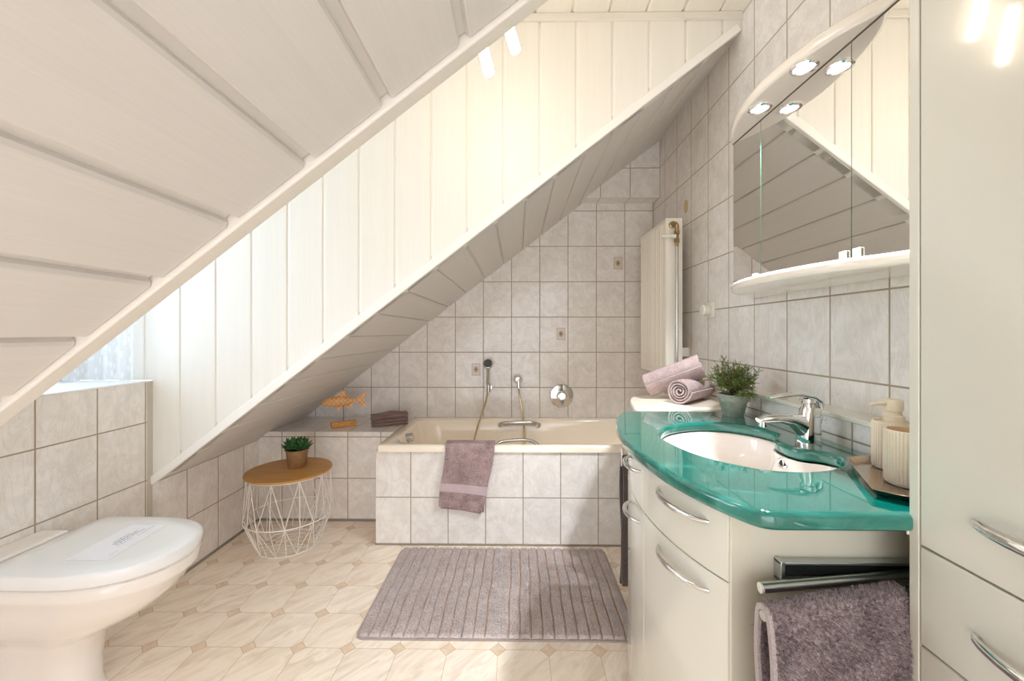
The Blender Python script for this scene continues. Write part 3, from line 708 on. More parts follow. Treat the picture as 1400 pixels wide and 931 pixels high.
tap = thing('basin_tap', 'chrome single-lever basin mixer standing on the teal countertop', 'tap')
def sect(c, d, w, h, n=16, pw=2.6):
    c = Vector(c); d = Vector(d).normalized(); s = d.cross(Vector((0, 1, 0)) if abs(d.y) < 0.9 else Vector((1, 0, 0))).normalized(); t = Vector((0, 1, 0))
    out = []
    for k in range(n):
        a = 2*PI*k/n; ca, sa = math.cos(a), math.sin(a)
        out.append(c+s*h*math.copysign(abs(ca)**(2/pw), ca)+t*w*math.copysign(abs(sa)**(2/pw), sa))
    return out
tx, ty = 0.792, 1.118
mb = MB()
mb.loft([sect((tx, ty, 0.832), (0, 0, 1), 0.025, 0.029), sect((tx, ty, 0.838), (0, 0, 1), 0.025, 0.029), sect((tx+0.002, ty, 0.87), (0, 0, 1), 0.023, 0.027), sect((tx+0.004, ty, 0.90), (0, 0, 1), 0.021, 0.026), sect((tx+0.005, ty, 0.922), (0, 0, 1), 0.021, 0.025), sect((tx+0.006, ty, 0.931), (0, 0, 1), 0.019, 0.022)])
mb.loft([sect((tx+0.008, ty, 0.868), (-1, 0, 0.75), 0.021, 0.038), sect((tx-0.018, ty, 0.884), (-1, 0, 0.5), 0.020, 0.028), sect((tx-0.045, ty, 0.896), (-1, 0, 0.2), 0.019, 0.017), sect((tx-0.08, ty, 0.900), (-1, 0, 0.03), 0.018, 0.012), sect((tx-0.122, ty, 0.898), (-1, 0, -0.12), 0.016, 0.0095), sect((tx-0.136, ty, 0.895), (-1, 0, -0.3), 0.012, 0.006)])
mb.build('tap_body', CHROME, tap, smooth=60)
MB().lathe([(0.012, 0), (0.012, -0.014), (0.010, -0.015), (0.001, -0.014)], (tx-0.122, ty, 0.892), 20).build('aerator', CHROME, tap)
MB().lathe([(0.015, 0.0), (0.015, 0.014), (0.020, 0.018), (0.020, 0.028)], (tx, ty, 0.927), 24, cap=(True, True)).build('cartridge', CHROME, tap)
mb = MB().loft([sect((tx+0.028, ty, 0.930), (-0.2, 0, 1), 0.018, 0.005), sect((tx+0.026, ty, 0.950), (-0.7, 0, 1), 0.021, 0.010), sect((tx+0.008, ty, 0.962), (-1, 0, 0.2), 0.022, 0.010), sect((tx-0.03, ty, 0.966), (-1, 0, -0.04), 0.019, 0.006), sect((tx-0.075, ty, 0.962), (-1, 0, -0.1), 0.013, 0.004), sect((tx-0.108, ty, 0.956), (-1, 0, -0.2), 0.008, 0.003)])
mb.build('lever', CHROME, tap, smooth=60)
MB().tube([(tx+0.026, ty-0.004, 0.832), (tx+0.026, ty-0.004, 0.905)], 0.0025, 8).lathe([(0.001, 0.0), (0.005, 0.002), (0.005, 0.008), (0.001, 0.010)], (tx+0.034, ty-0.012, 0.897), 12).build('pop_up_rod', CHROME, tap)

# ------------------------------------------------------------------ vanity cabinet with curved fronts
van = thing('vanity_cabinet', 'cream curved-front basin cabinet with bow handles under the teal countertop', 'cabinet')
fr_c = [(0.400, 0.772), (0.378, 0.82), (0.356, 0.89), (0.341, 0.97), (0.334, 1.05), (0.334, 1.13), (0.342, 1.22), (0.357, 1.31), (0.376, 1.39), (0.400, 1.46), (0.428, 1.515)]
FC = [Vector((p.x, p.y)) for p in smooth_closed([(a, b, 0) for a, b in fr_c], 8, False)]
def fpt(y):
    for a, b in zip(FC, FC[1:]):
        if a.y <= y <= b.y: t = (y-a.y)/(b.y-a.y); p = a.lerp(b, t); d = (b-a).normalized(); return p, Vector((-d.y, d.x))
    return FC[-1], Vector((-1, 0))
def panel_front(name, ya, yb, za, zb, parent, th=0.018, n=18):
    mb = MB(); A = []; B = []
    for k in range(n+1):
        p, nrm = fpt(ya+(yb-ya)*k/n)
        if nrm.x > 0: nrm = -nrm
        A.append(p); B.append(p-nrm*th)
    poly = [(p.x, p.y) for p in A]+[(p.x, p.y) for p in reversed(B)]
    return mb.prism(poly, za, zb).build(name, LACQ, parent, smooth=30, bevel=0.0018)
def bow_handle(a, b, out, z, parent, bulge=0.030, r=0.0055):
    a = Vector(a); b = Vector(b); out = Vector(out); pts = []
    for k in range(17):
        t = k/16; s = 4*t*(1-t); pts.append((a.lerp(b, t)+out*bulge*(s**0.6)-out*0.002))
    pts = [Vector((p.x, p.y, z)) for p in pts]
    rr = [r*(0.75+0.45*math.sin(PI*k/16)) for k in range(17)]
    return MB().tube(pts, rr, 10).build('handle', CHROME, parent, smooth=60)
ym = 1.076; zg = 0.660
body = MB()
body.box((0.402, 0.772, 0.03), (0.878, 0.790, 0.799)); body.box((0.43, 1.500, 0.03), (0.878, 1.518, 0.799)); body.box((0.862, 0.79, 0.03), (0.878, 1.5, 0.799))
body.prism([(p.x+0.021, p.y) for p in FC[2:]]+[(0.86, 1.50), (0.86, 0.79)], 0.03, 0.05)
body.prism([(p.x+0.021, p.y) for p in FC[2:]]+[(p.x+0.027, p.y) for p in reversed(FC[2:])], 0.05, 0.799)
body.prism([(p.x+0.05, p.y) for p in FC[2:]]+[(0.86, 1.50), (0.86, 0.80)], 0.0, 0.03)
body.build('body', LACQS, van, bevel=0.002)
for (ya, yb, za, zb, nm) in ((0.775, ym-0.0015, zg+0.0015, 0.797, 'drawer'), (0.775, ym-0.0015, 0.035, zg-0.0015, 'door'), (ym+0.0015, 1.515, zg+0.0015, 0.797, 'drawer'), (ym+0.0015, 1.515, 0.035, zg-0.0015, 'door')):
    o = panel_front(nm, ya, yb, za, zb, van)
    hz = 0.757 if nm == 'drawer' else 0.620
    (h0, h1_) = (0.815, 0.985) if ya < 1 else (1.105, 1.245)
    p0, n0 = fpt(h0); p1, n1 = fpt(h1_); nm_ = (n0+n1).normalized(); nm_ = -nm_ if nm_.x > 0 else nm_
    bow_handle((p0.x, p0.y, hz), (p1.x, p1.y, hz), (nm_.x, nm_.y, 0), hz, o)

# towel holder on the near side of the vanity, and its hidden twin on the far side
th = thing('towel_holder', 'aluminium pull-out towel rail on the near side of the basin cabinet', 'towel rail')
mb = MB().box((0.482, 0.752, 0.676), (0.872, 0.772, 0.681)).box((0.482, 0.752, 0.707), (0.872, 0.772, 0.712)).box((0.482, 0.750, 0.674), (0.490, 0.772, 0.714)).box((0.872, 0.75, 0.676), (0.878, 0.772, 0.712))
mb.box((0.490, 0.766, 0.681), (0.872, 0.771, 0.707), 1)
mb.build('housing', [ALU, DARK], th, bevel=0.001)
mb = MB().tube([(0.432, 0.726, 0.682), (0.66, 0.748, 0.690), (0.80, 0.760, 0.693)], 0.0092, 18)
mb.build('rail', ALU, th)
MB().lathe([(0.0088, 0.0), (0.0088, -0.004), (0.001, -0.006)], (0.433, 0.726, 0.682), 18, 'X').build('rail_cap', WPLAS, th)
MB().tube([(0.400, 0.668, 0.672), (0.62, 0.709, 0.678), (0.80, 0.7545, 0.690)], 0.008, 14).build('rail', ALU, th)

th2 = thing('towel_holder', 'slim chrome towel bracket on the far side of the basin cabinet', 'towel rail')
MB().tube([(0.404, 1.566, 0.652), (0.60, 1.566, 0.652)], 0.006, 12).tube([(0.55, 1.566, 0.652), (0.55, 1.519, 0.652)], 0.006, 12).build('rail', CHROME, th2)
MB().box((0.398, 1.560, 0.622), (0.406, 1.572, 0.692)).build('end_bracket', CHROME, th2, bevel=0.002)

# shaggy mat over the near rail
def shag(u, v):
    # v 0..1 : up the rear layer, over the bar, down the front layer
    x = 0.402+0.262*u; yb = 0.668+0.175*(x-0.40); zt = 0.683+0.025*(x-0.40)
    L = 0.42; s = (v-0.5)*2*L
    r = 0.015
    if abs(s) < r*PI/2:
        a = s/r; yy = yb-r*math.sin(a); zz = zt-0.012+r*math.cos(a)
    else:
        dd = abs(s)-r*PI/2; sg = 1 if s > 0 else -1
        yy = yb-sg*(r+0.006*math.sin(min(dd, 0.2)/0.2*PI)+0.002*math.sin(dd*30+u*5)); zz = zt-0.012-dd
    return (x+0.012*(abs(s)/L)*(1-u), yy, zz)
mb = MB(); slab_cloth(mb, shag, 30, 90, 0.008, 0, 52000, 0.0068, 0.0016, True)
def hem(u0):
    return lambda u, v: tuple(np.array(shag(u0, v))+np.array([(-0.002 if u0 < 0.5 else 0.002), (u-0.5)*0.0125, 0]))
slab_cloth(mb, lambda u, v: tuple(np.array(shag(0.0, v))+np.array([-0.0035+0.006*u, 0, 0])), 3, 90, 0.0095, 1)
tag(mb.build('hanging_mat', [C_SHAG, C_HEM], smooth=0, fix=False), 'grey-mauve shaggy mat folded over the rail below the teal counter', 'bath mat')

# dark towel at the far side, seen edge-on
def dk(u, v):
    x = 0.4005+0.13*u; L = 0.50; s = (v-0.5)*2*L; r = 0.012
    if abs(s) < r*PI/2: a = s/r; yy = 1.566-r*math.sin(a); zz = 0.652+r*math.cos(a)-0.002
    else:
        dd = abs(s)-r*PI/2; sg = 1 if s > 0 else -1; yy = 1.566-sg*(r-0.001*0+0.004*math.sin(dd*9)); zz = 0.650-dd
    return (x+0.004*math.sin(s*14)-0.006*abs(s), yy, zz)
mb = MB(); slab_cloth(mb, dk, 12, 70, 0.008, 0, 5000, 0.003, 0.001)
tag(mb.build('hand_towel', C_HIDE, smooth=0, fix=False), 'dark grey towel hanging edge-on between bath and basin cabinet', 'towel')

# ------------------------------------------------------------------ low cabinet behind the vanity
lc = thing('low_cabinet', 'cream low cabinet with rounded corner between basin cabinet and bath', 'cabinet')
lo = [(0.878, 1.625), (0.485, 1.625), (0.472, 1.64), (0.478, 1.70), (0.492, 1.78), (0.510, 1.85), (0.530, 1.90), (0.565, 1.935), (0.62, 1.95), (0.878, 1.955)]
lo2 = [(p.x, p.y) for p in smooth_closed([(a, b, 0) for a, b in lo[1:-1]], 5, False)]
lo2 = [lo[0]]+lo2+[lo[-1]]
curve_slab('cabinet_top', [lo2], 0.808, 0.836, 0.012, CREAM, lc)
sh = [(0.012+x if x < 0.8 else x, 1.79+(y-1.79)*0.95) for x, y in lo2]
MB().prism(sh, 0.02, 0.808).build('body', LACQ, lc, smooth=30, bevel=0.001)

# ------------------------------------------------------------------ tall cabinet at the right edge
tc = thing('tall_cabinet', 'tall glossy cream cupboard with drawers at the right edge', 'cabinet')
FX = 0.655
MB().box((FX+0.001, 0.674, 0), (XR-0.001, 0.690, 2.06)).box((FX+0.001, 0.23, 0), (XR-0.001, 0.246, 2.06)).box((FX+0.03, 0.246, 0), (XR-0.001, 0.674, 2.06)).box((FX+0.001, 0.23, 2.06), (XR-0.001, 0.69, 2.076)).build('body', LACQ, tc, bevel=0.0012)
for za, zb, nm in ((0.788, 2.055, 'door'), (0.627, 0.7845, 'drawer'), (0.06, 0.6235, 'door')):
    mb = MB(); pl = []; 
    for k in range(13):
        t = k/12; y = 0.672-(0.672-0.249)*t; pl.append((FX+0.002-0.005*math.sin(PI*t), y))
    pl += [(FX+0.02, 0.249), (FX+0.02, 0.672)]
    o = mb.prism(pl, za, zb).build(nm, LACQ, tc, smooth=30, bevel=0.0018)
    hz = {0: 0.862, 1: 0.700, 2: 0.545}[(0 if za > 0.7 else 1 if za > 0.6 else 2)]
    if hz > 0.6: bow_handle((FX-0.001, 0.592, hz), (FX-0.001, 0.40, hz), (-1, 0, 0), hz, o, 0.028, 0.0060)
MB().box((FX-0.0025+0.001, 0.6895, 0.795), (FX+0.006, 0.693, 0.802)).build('side_clip', WPLAS, tc, bevel=0.001)

# ------------------------------------------------------------------ things on the counter
def ribbed(name, c, r, z0, z1, parent, mat, matin, ribs=40, wall=0.004, open_top=True):
    mb = MB(); n = ribs*4; rings = []
    def rg(rad, z, amp): return [(c[0]+(rad+amp*(abs(math.sin(PI*k/4))-0.7))*math.cos(2*PI*k/n), c[1]+(rad+amp*(abs(math.sin(PI*k/4))-0.7))*math.sin(2*PI*k/n), z) for k in range(n)]
    rings = [rg(r*0.94, z0, 0), rg(r*0.97, z0+0.003, 0.001), rg(r, z0+0.006, 0.0022), rg(r, z1-0.004, 0.0022), rg(r-0.0006, z1-0.003, 0.0002), rg(r-0.001, z1, 0), rg(r-wall, z1, 0)]
    mb.loft(rings, True, True, False)
    mb.loft([rg(r-wall, z1, 0), rg(r-wall-0.001, z0+0.01 if open_top else z1-0.004, 0)], True, False, True, 1)
    return mb.build(name, [mat, matin], parent, smooth=50)
cup = tag(ribbed('tumbler', (0.766, 0.806), 0.037, 0.8375, 0.943, None, STONE, STIN), 'ribbed beige tumbler at the front of the tray', 'cup')
sd = thing('soap_dispenser', 'ribbed beige soap dispenser with pump standing behind the tumbler', 'soap dispenser')
dc_ = (0.823, 0.902)
ribbed('bottle', dc_, 0.036, 0.8375, 0.940, sd, STONE, STONE, open_top=False)
MB().lathe([(0.019, 0.934), (0.019, 0.952), (0.015, 0.954), (0.015, 0.962), (0.0175, 0.963), (0.0175, 0.984), (0.015, 0.988), (0.001, 0.9885)], dc_+(0,), 28, cap=(True, False)).build('pump_head', STONE, sd, smooth=40)
mb = MB().tube([(dc_[0]-0.012, dc_[1], 0.979), (dc_[0]-0.035, dc_[1]+0.004, 0.978), (dc_[0]-0.046, dc_[1]+0.006, 0.974)], [0.0055, 0.0042, 0.0036], 10)
mb.build('nozzle', STONE, sd)
tray = [(0.648, 0.752), (0.742, 0.925), (0.760, 0.948), (0.80, 0.958), (0.870, 0.958), (0.876, 0.94), (0.876, 0.71), (0.70, 0.705), (0.668, 0.728)]
cxT, cyT = 0.775, 0.83
def tr(s, z): return [(cxT+(x-cxT)*s, cyT+(y-cyT)*s, z) for x, y in tray]
mb = MB(); mb.loft([tr(0.82, 0.8335), tr(0.84, 0.8335), tr(0.90, 0.838), tr(1.0, 0.8475), tr(1.0, 0.8485), tr(0.965, 0.8480), tr(0.86, 0.8375), tr(0.80, 0.8365)], True, True, True)
tag(mb.build('tray', TRAYM, smooth=20), 'champagne metallic tray with raised rim on the teal countertop', 'tray')
def knob_item():
    mb = MB(); pts = smooth_closed([(0.800, 0.975, 0.852), (0.815, 0.985, 0.862), (0.840, 0.980, 0.858), (0.855, 0.965, 0.850)], 4, False)
    mb.tube(pts, 0.006, 8); return mb
# potted conifer
def pot(parent, c, z0, h, r0, r1, mat, band, name='pot'):
    mb = MB().lathe([(r0*0.96, 0), (r0, 0.002), (r1*0.93, h-band), (r1*1.0, h-band), (r1*1.02, h-0.002), (r1, h), (r1-0.005, h), (r1-0.008, h-0.014)], (c[0], c[1], z0), 40, cap=(True, False))
    o = mb.build(name, mat, parent, smooth=40)
    MB().lathe([(r1-0.006, h-0.012), (r1*0.5, h-0.006), (0.001, h-0.004)], (c[0], c[1], z0), 30).build('soil', SOIL, parent); return o
pp = thing('potted_conifer', 'bushy green conifer sprig in a grey-green pot on the countertop', 'plant')
pc = (0.790, 1.500); pot(pp, pc, 0.832, 0.078, 0.035, 0.050, GREYPOT, 0.024)
tw, nd, ndr = MB(), MB(), MB()
rnd = random.Random(4)
def needles(p, q, ln, mbx):
    n = 9
    for k in range(n):
        c = p.lerp(q, (k+0.5)/n); d = (q-p).normalized(); a = rnd.random()*6.28
        s = d.orthogonal().normalized(); s.rotate(Matrix.Rotation(a, 3, d)); e = c+(s*0.85+d*0.7).normalized()*ln*(0.7+0.5*rnd.random())
        w = d.cross(s)*0.0011
        mbx.add([c-w, c+w, e], [(0, 1, 2)]); w2 = d*0.0010; mbx.add([c-w2, c+w2, e], [(0, 1, 2)])
base = Vector((pc[0], pc[1], 0.832+0.07))
for b in range(46):
    az = rnd.random()*2*PI; el = math.radians(rnd.choice([6, 18, 30, 42, 52, 62, 75])+rnd.uniform(-8, 8)); ln = rnd.uniform(0.066, 0.10)*(1.0+0.22*math.sin(el))
    d = Vector((math.cos(az)*math.cos(el), math.sin(az)*math.cos(el), math.sin(el)))
    p0 = base+Vector((0, 0, rnd.uniform(0.0, 0.03))); prev = p0; pts = [p0]
    for s in range(1, 6):
        pt = p0+d*ln*s/5+Vector((0, 0, -0.006*(s/5)**2))+Vector([rnd.gauss(0, 0.0022) for _ in range(3)])
        pts.append(pt)
        if s >= 2:
            needles(prev, pt, 0.009, nd)
            for q in range(4):
                sd_ = (d+Vector([rnd.gauss(0, 0.65) for _ in range(3)])).normalized(); e = pt+sd_*rnd.uniform(0.014, 0.026)
                tw.tube([pt, e], [0.0007, 0.0004], 3); needles(pt, e, 0.007, nd if rnd.random() < 0.9 else ndr)
        prev = pt
    tw.tube(pts, [0.0018, 0.0014, 0.0012, 0.001, 0.0008, 0.0005], 4)
tw.build('twigs', TWIG, pp, fix=False); nd.build('foliage', NEED, pp, smooth=0, fix=False); ndr.build('foliage', NEEDR, pp, smooth=0, fix=False)

# rolled towels
def roll(name, a, b, r, turns, label, mat, seed):
    a, b = Vector(a), Vector(b); ax = (b-a).normalized(); u = ax.cross(Vector((0, 0, 1))).normalized(); w = u.cross(ax)
    L = (b-a).length; n = int(turns*36); rs = random.Random(seed); ph = [rs.uniform(0, 6.28) for _ in range(4)]
    def fn(s, v):
        th_ = v*turns*2*PI; rad = 0.006+(r-0.006)*v
        rad *= 1+0.035*math.sin(3*th_+ph[0])*(0.4+0.6*v)+0.02*math.sin(2*th_+ph[1])
        sq = 0.93+0.07*math.cos(2*th_)
        off = 0.003*math.sin(th_*1.3+ph[2]) if s in (0, 1) else 0
        return tuple(a+ax*(L*s+off)+u*rad*math.cos(th_)*1.04+w*rad*math.sin(th_)*0.97)
    mb = MB(); slab_cloth(mb, fn, 14, n, (r-0.006)/turns*0.62, 0, 0)
    # pile on the outer turn only and on the end
    k = 9000; vv = 1-RNG.random(k)/turns; ss = RNG.random(k)
    Pn = np.array([fn(float(s_), float(v_)) for s_, v_ in zip(ss, vv)]); c0 = np.array(a); axn = np.array(ax)
    rel = Pn-c0; nn = rel-np.outer(rel@axn, axn); nn /= np.linalg.norm(nn, axis=1)[:, None]
    tufts(mb, Pn+nn*(r-0.006)/turns*0.31, nn, 0.0032, 0.0012)
    return tag(mb.build(name, mat, smooth=0, fix=False), label, 'towel', 'rolled towels on the low cabinet')
roll('rolled_towel', (0.672, 1.70, 0.8900), (0.845, 1.87, 0.8895), 0.051, 4.0, 'rolled rose-grey towel with spiral end facing the camera, lying flat', C_ROLL, 1)
roll('rolled_towel', (0.592, 1.872, 0.896), (0.798, 1.780, 0.994), 0.054, 4.0, 'rolled rose-grey towel leaning up across the other roll', C_ROLL, 2)

# ------------------------------------------------------------------ things on the ledge
fish = thing('wooden_fish', 'carved orange-brown wooden fish on a metal rod and wooden block', 'figurine')
fc = Vector((-1.10, 2.585, 0.690)); fdir = Vector((0.955, 0.297, 0))
prof = [(-0.137, 0.000), (-0.125, 0.018), (-0.09, 0.034), (-0.05, 0.044), (-0.01, 0.042), (0.03, 0.030), (0.055, 0.020), (0.075, 0.022), (0.10, 0.042), (0.128, 0.062), (0.122, 0.035), (0.108, 0.010), (0.120, -0.012), (0.128, -0.034), (0.10, -0.022), (0.075, -0.006), (0.055, 0.000), (0.03, -0.010), (-0.01, -0.026), (-0.05, -0.030), (-0.09, -0.024), (-0.125, -0.012)]
mb = MB(); pf = prof
def fp(a, b, t): return fc+fdir*a+Vector((0, 0, b))+Vector((-fdir.y, fdir.x, 0))*t
top_ = lambda a: 0.5*(1-(a/0.15)**2)
# body as stacked cross sections from nose to tail
secs = [(-0.137, 0.002, -0.002, 0.003), (-0.125, 0.017, -0.012, 0.010), (-0.10, 0.030, -0.022, 0.016), (-0.06, 0.042, -0.030, 0.020), (-0.02, 0.043, -0.029, 0.019), (0.02, 0.034, -0.018, 0.015), (0.05, 0.023, -0.004, 0.010), (0.072, 0.022, 0.000, 0.008)]
rings = []
for a, zt, zb_, wd in secs:
    c = (zt+zb_)/2; h = (zt-zb_)/2
    rings.append([fp(a, c+h*math.cos(q), wd*math.sin(q)) for q in (2*PI*k/20 for k in range(20))])
mb.loft(rings)
def fin(poly, t=0.005): mb.loft([[fp(a, b, -t) for a, b in poly], [fp(a, b, t) for a, b in poly]])
fin([(0.068, 0.000), (0.066, 0.023), (0.095, 0.042), (0.130, 0.064), (0.126, 0.036), (0.112, 0.012), (0.124, -0.012), (0.129, -0.036), (0.100, -0.020)], 0.006)
fin([(-0.055, 0.038), (-0.035, 0.058), (-0.005, 0.078), (0.004, 0.070), (0.006, 0.036), (-0.02, 0.034)])
fin([(-0.058, -0.024), (-0.05, -0.042), (-0.040, -0.053), (-0.028, -0.036), (-0.012, -0.022)])
fin([(0.006, -0.018), (0.012, -0.034), (0.022, -0.046), (0.036, -0.028), (0.048, -0.006)])
mb.build('fish_body', FISHW, fish, smooth=40, bevel=0.0015)
MB().tube([fp(-0.008, -0.02, 0)+Vector((0, 0, 0)), (fp(-0.008, 0, 0).x, fp(-0.008, 0, 0).y, 0.560)], 0.0026, 10).build('rod', simple('grey_rod', srgb(120, 118, 112), 0.4), fish)
bcx = fp(-0.008, 0, 0); mb = MB()
d2 = Vector((0.80, 0.6, 0)).normalized(); d3 = Vector((-d2.y, d2.x, 0))
q = [bcx+d2*s*0.075+d3*t*0.017 for s, t in ((-1, -1), (1, -1), (1, 1), (-1, 1))]
mb.loft([[(p.x, p.y, 0.537) for p in q], [(p.x, p.y, 0.570) for p in q]]).build('block', FISHB, fish, bevel=0.002)

fo = thing('folded_towels', 'x', 'towel')
bpy.data.objects.remove(fo)
for k in range(3):
    def fl(u, v, k=k):
        a = Vector((-0.922, 2.565)).lerp(Vector((-0.716, 2.655)), u); perp = Vector((-0.38, 0.925))
        s = v; r = 0.0066; L = 0.105
        if s < 0.45: t = s/0.45; d = L*(1-t); z = 0
        elif s > 0.55: t = (s-0.55)/0.45; d = L*t; z = 2*r
        else: a_ = (s-0.5)/0.05*PI/2; d = -r*math.cos(a_); z = r+r*math.sin(a_)
        wav = 0.0028*math.sin(u*9+k*2)+0.002*math.sin(v*8+k)+ (0.010 if k == 2 else 0.003*k)*max(0, math.sin((u-0.25)*PI/0.75))**2*(0.3+0.7*(v > 0.5)*min(1, d/0.04))
        p = a+perp*d+Vector((0.0025*math.sin(k*5+v*7), 0))
        return (p.x, p.y, 0.5420+k*0.0205+z+max(wav, -0.0004)*(0.3 if k == 0 else 1)+0.006*u*k*0.5)
    mb = MB(); slab_cloth(mb, fl, 30, 50, 0.0078, 0, 3500, 0.002, 0.001, True)
    tag(mb.build('folded_towel', C_DARK, smooth=0, fix=False), ['brown-mauve folded towel at the bottom of the stack on the tiled ledge', 'brown-mauve folded towel in the middle of the stack on the tiled ledge', 'brown-mauve folded towel with a humped top, uppermost on the tiled ledge'][k], 'towel', 'folded towels on the ledge')

# towel over the bath rim
def bt(u, v):
    # v: 0 inside the bath, 1 lower front hem
    Lin, Lout = 0.09, 0.305; s = -Lin+v*(Lin+Lout+0.075)
    xl, xr = -0.378, -0.118
    if s < 0: y = 2.206-0.0*s+0.0; z = 0.530+s; y = 2.205+0.012*min(1, -s/0.05)
    elif s < 0.06: t = s/0.06; y = 2.205-0.057*t; z = 0.546+0.003*math.sin(PI*t)
    else:
        d = s-0.06; t = min(1, d/0.018); y = 2.148-0.006*math.sin(t*PI/2)-0.004*math.sin(u*7+1.5)*min(1, d/0.1)-0.003*math.sin(d*14); z = 0.546-0.012*t*t-max(0, d-0.006)
    k = max(0, s-0.06)/0.31
    x = xl+(xr-xl)*u-0.034*k-0.022*k*(u) + 0.004*math.sin(k*6)
    z -= 0.030*k*u
    return (x, y, z)
mb = MB(); band = lambda u, v: 1 if 0.735 < v < 0.825 else 0
slab_cloth(mb, bt, 34, 100, 0.009, 0, 14000, 0.0034, 0.0013, True, mfun=band)
# rear fold peeking out lower left
def bt2(u, v):
    x, y, z = bt(0.02+0.9*u, 0.80+0.215*v); return (x+0.004, y+0.008, z-0.006)
slab_cloth(mb, bt2, 20, 14, 0.006, 0, 1500, 0.003, 0.0013)
tag(mb.build('bath_towel', [C_BATH, C_BAND], smooth=0, fix=False), 'mauve terry towel with a lighter band draped over the bath rim', 'towel')

# ------------------------------------------------------------------ rug
mb = MB(); rx0, rx1, ry0, ry1 = -0.598, 0.446, 1.497, 2.118; nx, ny = 420, 60; ribs = 24; pch = (rx1-rx0)/ribs
xs = np.linspace(rx0, rx1, nx); ys = np.linspace(ry0, ry1, ny)
Xg, Yg = np.meshgrid(xs, ys, indexing='ij')
wob = 0.0025*np.sin(Yg*9+Xg*3)+0.0015*np.sin(Yg*23)
ph = ((Xg+wob-rx0)/pch) % 1.0
mid = (np.abs(Xg+0.078) < 0.017)
gr = np.minimum(ph, 1-ph)*pch
hgt = 0.0135*np.clip(gr/0.0062, 0, 1)**0.7; hgt = np.where(mid, 0.0115, hgt)
edge = np.minimum(np.minimum(Xg-rx0, rx1-Xg), np.minimum(Yg-ry0, ry1-Yg)); hgt = hgt*np.clip((edge+0.001)/0.010, 0, 1)**0.5
Zg = 0.004+hgt
rc = 0.03
V = np.stack([Xg, Yg, Zg], 2)
# rounded corners: pull corner points inwards
for sx, cx_ in ((1, rx0+rc), (-1, rx1-rc)):
    for sy, cy_ in ((1, ry0+rc), (-1, ry1-rc)):
        m = ((V[..., 0]-cx_)*sx < 0) & ((V[..., 1]-cy_)*sy < 0)
        dx = (V[..., 0]-cx_)[m]; dy = (V[..., 1]-cy_)[m]; mxv = np.maximum(abs(dx), abs(dy)); hyp = np.hypot(dx, dy)+1e-9; f = mxv/hyp
        V[..., 0][m] = cx_+dx*f; V[..., 1][m] = cy_+dy*f
o = 0; vs = V.reshape(-1, 3).tolist(); fs = []; ms = []
for i in range(nx-1):
    for j in range(ny-1):
        fs.append((i*ny+j, (i+1)*ny+j, (i+1)*ny+j+1, i*ny+j+1)); ms.append(1 if Zg[i, j] < 0.0105 and Zg[i+1, j] < 0.0135 and edge[i, j] > 0.013 else 0)
mb.v = [tuple(p) for p in vs]; mb.f = fs; mb.m = ms
k = 110000; ui = RNG.integers(1, nx-1, k); uj = RNG.integers(0, ny-1, k); Pp = V[ui, uj]+np.stack([(RNG.random(k)-0.5)*(rx1-rx0)/nx, (RNG.random(k)-0.5)*(ry1-ry0)/ny*1.2, np.zeros(k)], 1)
keep = hgt[ui, uj] > 0.0088; Pp = Pp[keep]; gx = np.gradient(Zg, axis=0)[ui, uj][keep]/((rx1-rx0)/nx)
nn = np.stack([-gx*0.4, 0*gx, np.ones(len(gx))], 1); nn /= np.linalg.norm(nn, axis=1)[:, None]
tufts(mb, Pp, nn, 0.0042, 0.0020, 0, 0.45)
ob = [(x, y) for x, y in rrect((rx0+rx1)/2, (ry0+ry1)/2, (rx1-rx0)/2+0.004, (ry1-ry0)/2+0.004, 0.034, 6)]
mb.prism(ob, 0.0005, 0.0065, 2)
tag(mb.build('bath_rug', [C_RUG, C_RUGB, C_HEM], smooth=0, fix=False), 'grey-mauve ribbed bath rug lying on the floor before the bath', 'rug')

# ------------------------------------------------------------------ wire basket table with succulent
wtb = thing('side_table', 'round white wire basket table with an oak top in the left corner', 'table')
tcx, tcy = -1.225, 2.175
MB().lathe([(0.001, 0.389), (0.205, 0.389), (0.211, 0.392), (0.212, 0.397), (0.209, 0.401), (0.001, 0.4015)], (tcx, tcy, 0), 72).build('table_top', OAK, wtb, smooth=40)
mb = MB(); n = 10; wr = 0.0019; P = lambda r, a, z: Vector((tcx+r*math.cos(a), tcy+r*math.sin(a), z))
def ringw(r, z, rr=wr, seg=48): 
    pts = [P(r, 2*PI*k/seg, z) for k in range(seg)]
    rings = [[P(r+rr*math.cos(b), 2*PI*k/seg, z+rr*math.sin(b)) for b in (2*PI*q/6 for q in range(6))] for k in range(seg)]
    mb.loft(rings+[rings[0]], True, False, False)
ringw(0.200, 0.386, 0.003); ringw(0.214, 0.165, 0.003); ringw(0.150, 0.004, 0.003)
for r in (0.035, 0.07, 0.105): ringw(r, 0.004, 0.0018)
ph0 = -PI/2+0.1
for k in range(n):
    a = ph0+2*PI*k/n; h = PI/n
    t = P(0.200, a, 0.386); mL, mR, m0 = P(0.214, a-h, 0.165), P(0.214, a+h, 0.165), P(0.214, a, 0.165)
    mb.tube([t, mL], wr, 6); mb.tube([t, mR], wr, 6); mb.tube([t, m0], wr, 6)
    bL, bR, b0 = P(0.150, a-h, 0.004), P(0.150, a+h, 0.004), P(0.150, a, 0.004)
    mb.tube([mL, b0], wr, 6); mb.tube([mR, b0], wr, 6); mb.tube([m0, b0], wr, 6); mb.tube([mR, bR], wr, 6)
    mb.tube([b0, P(0.035, a, 0.004)], 0.0018, 6); mb.tube([bR, P(0.105, a+h, 0.004)], 0.0018, 6)
mb.build('wire_basket', WIRE, wtb, smooth=60)
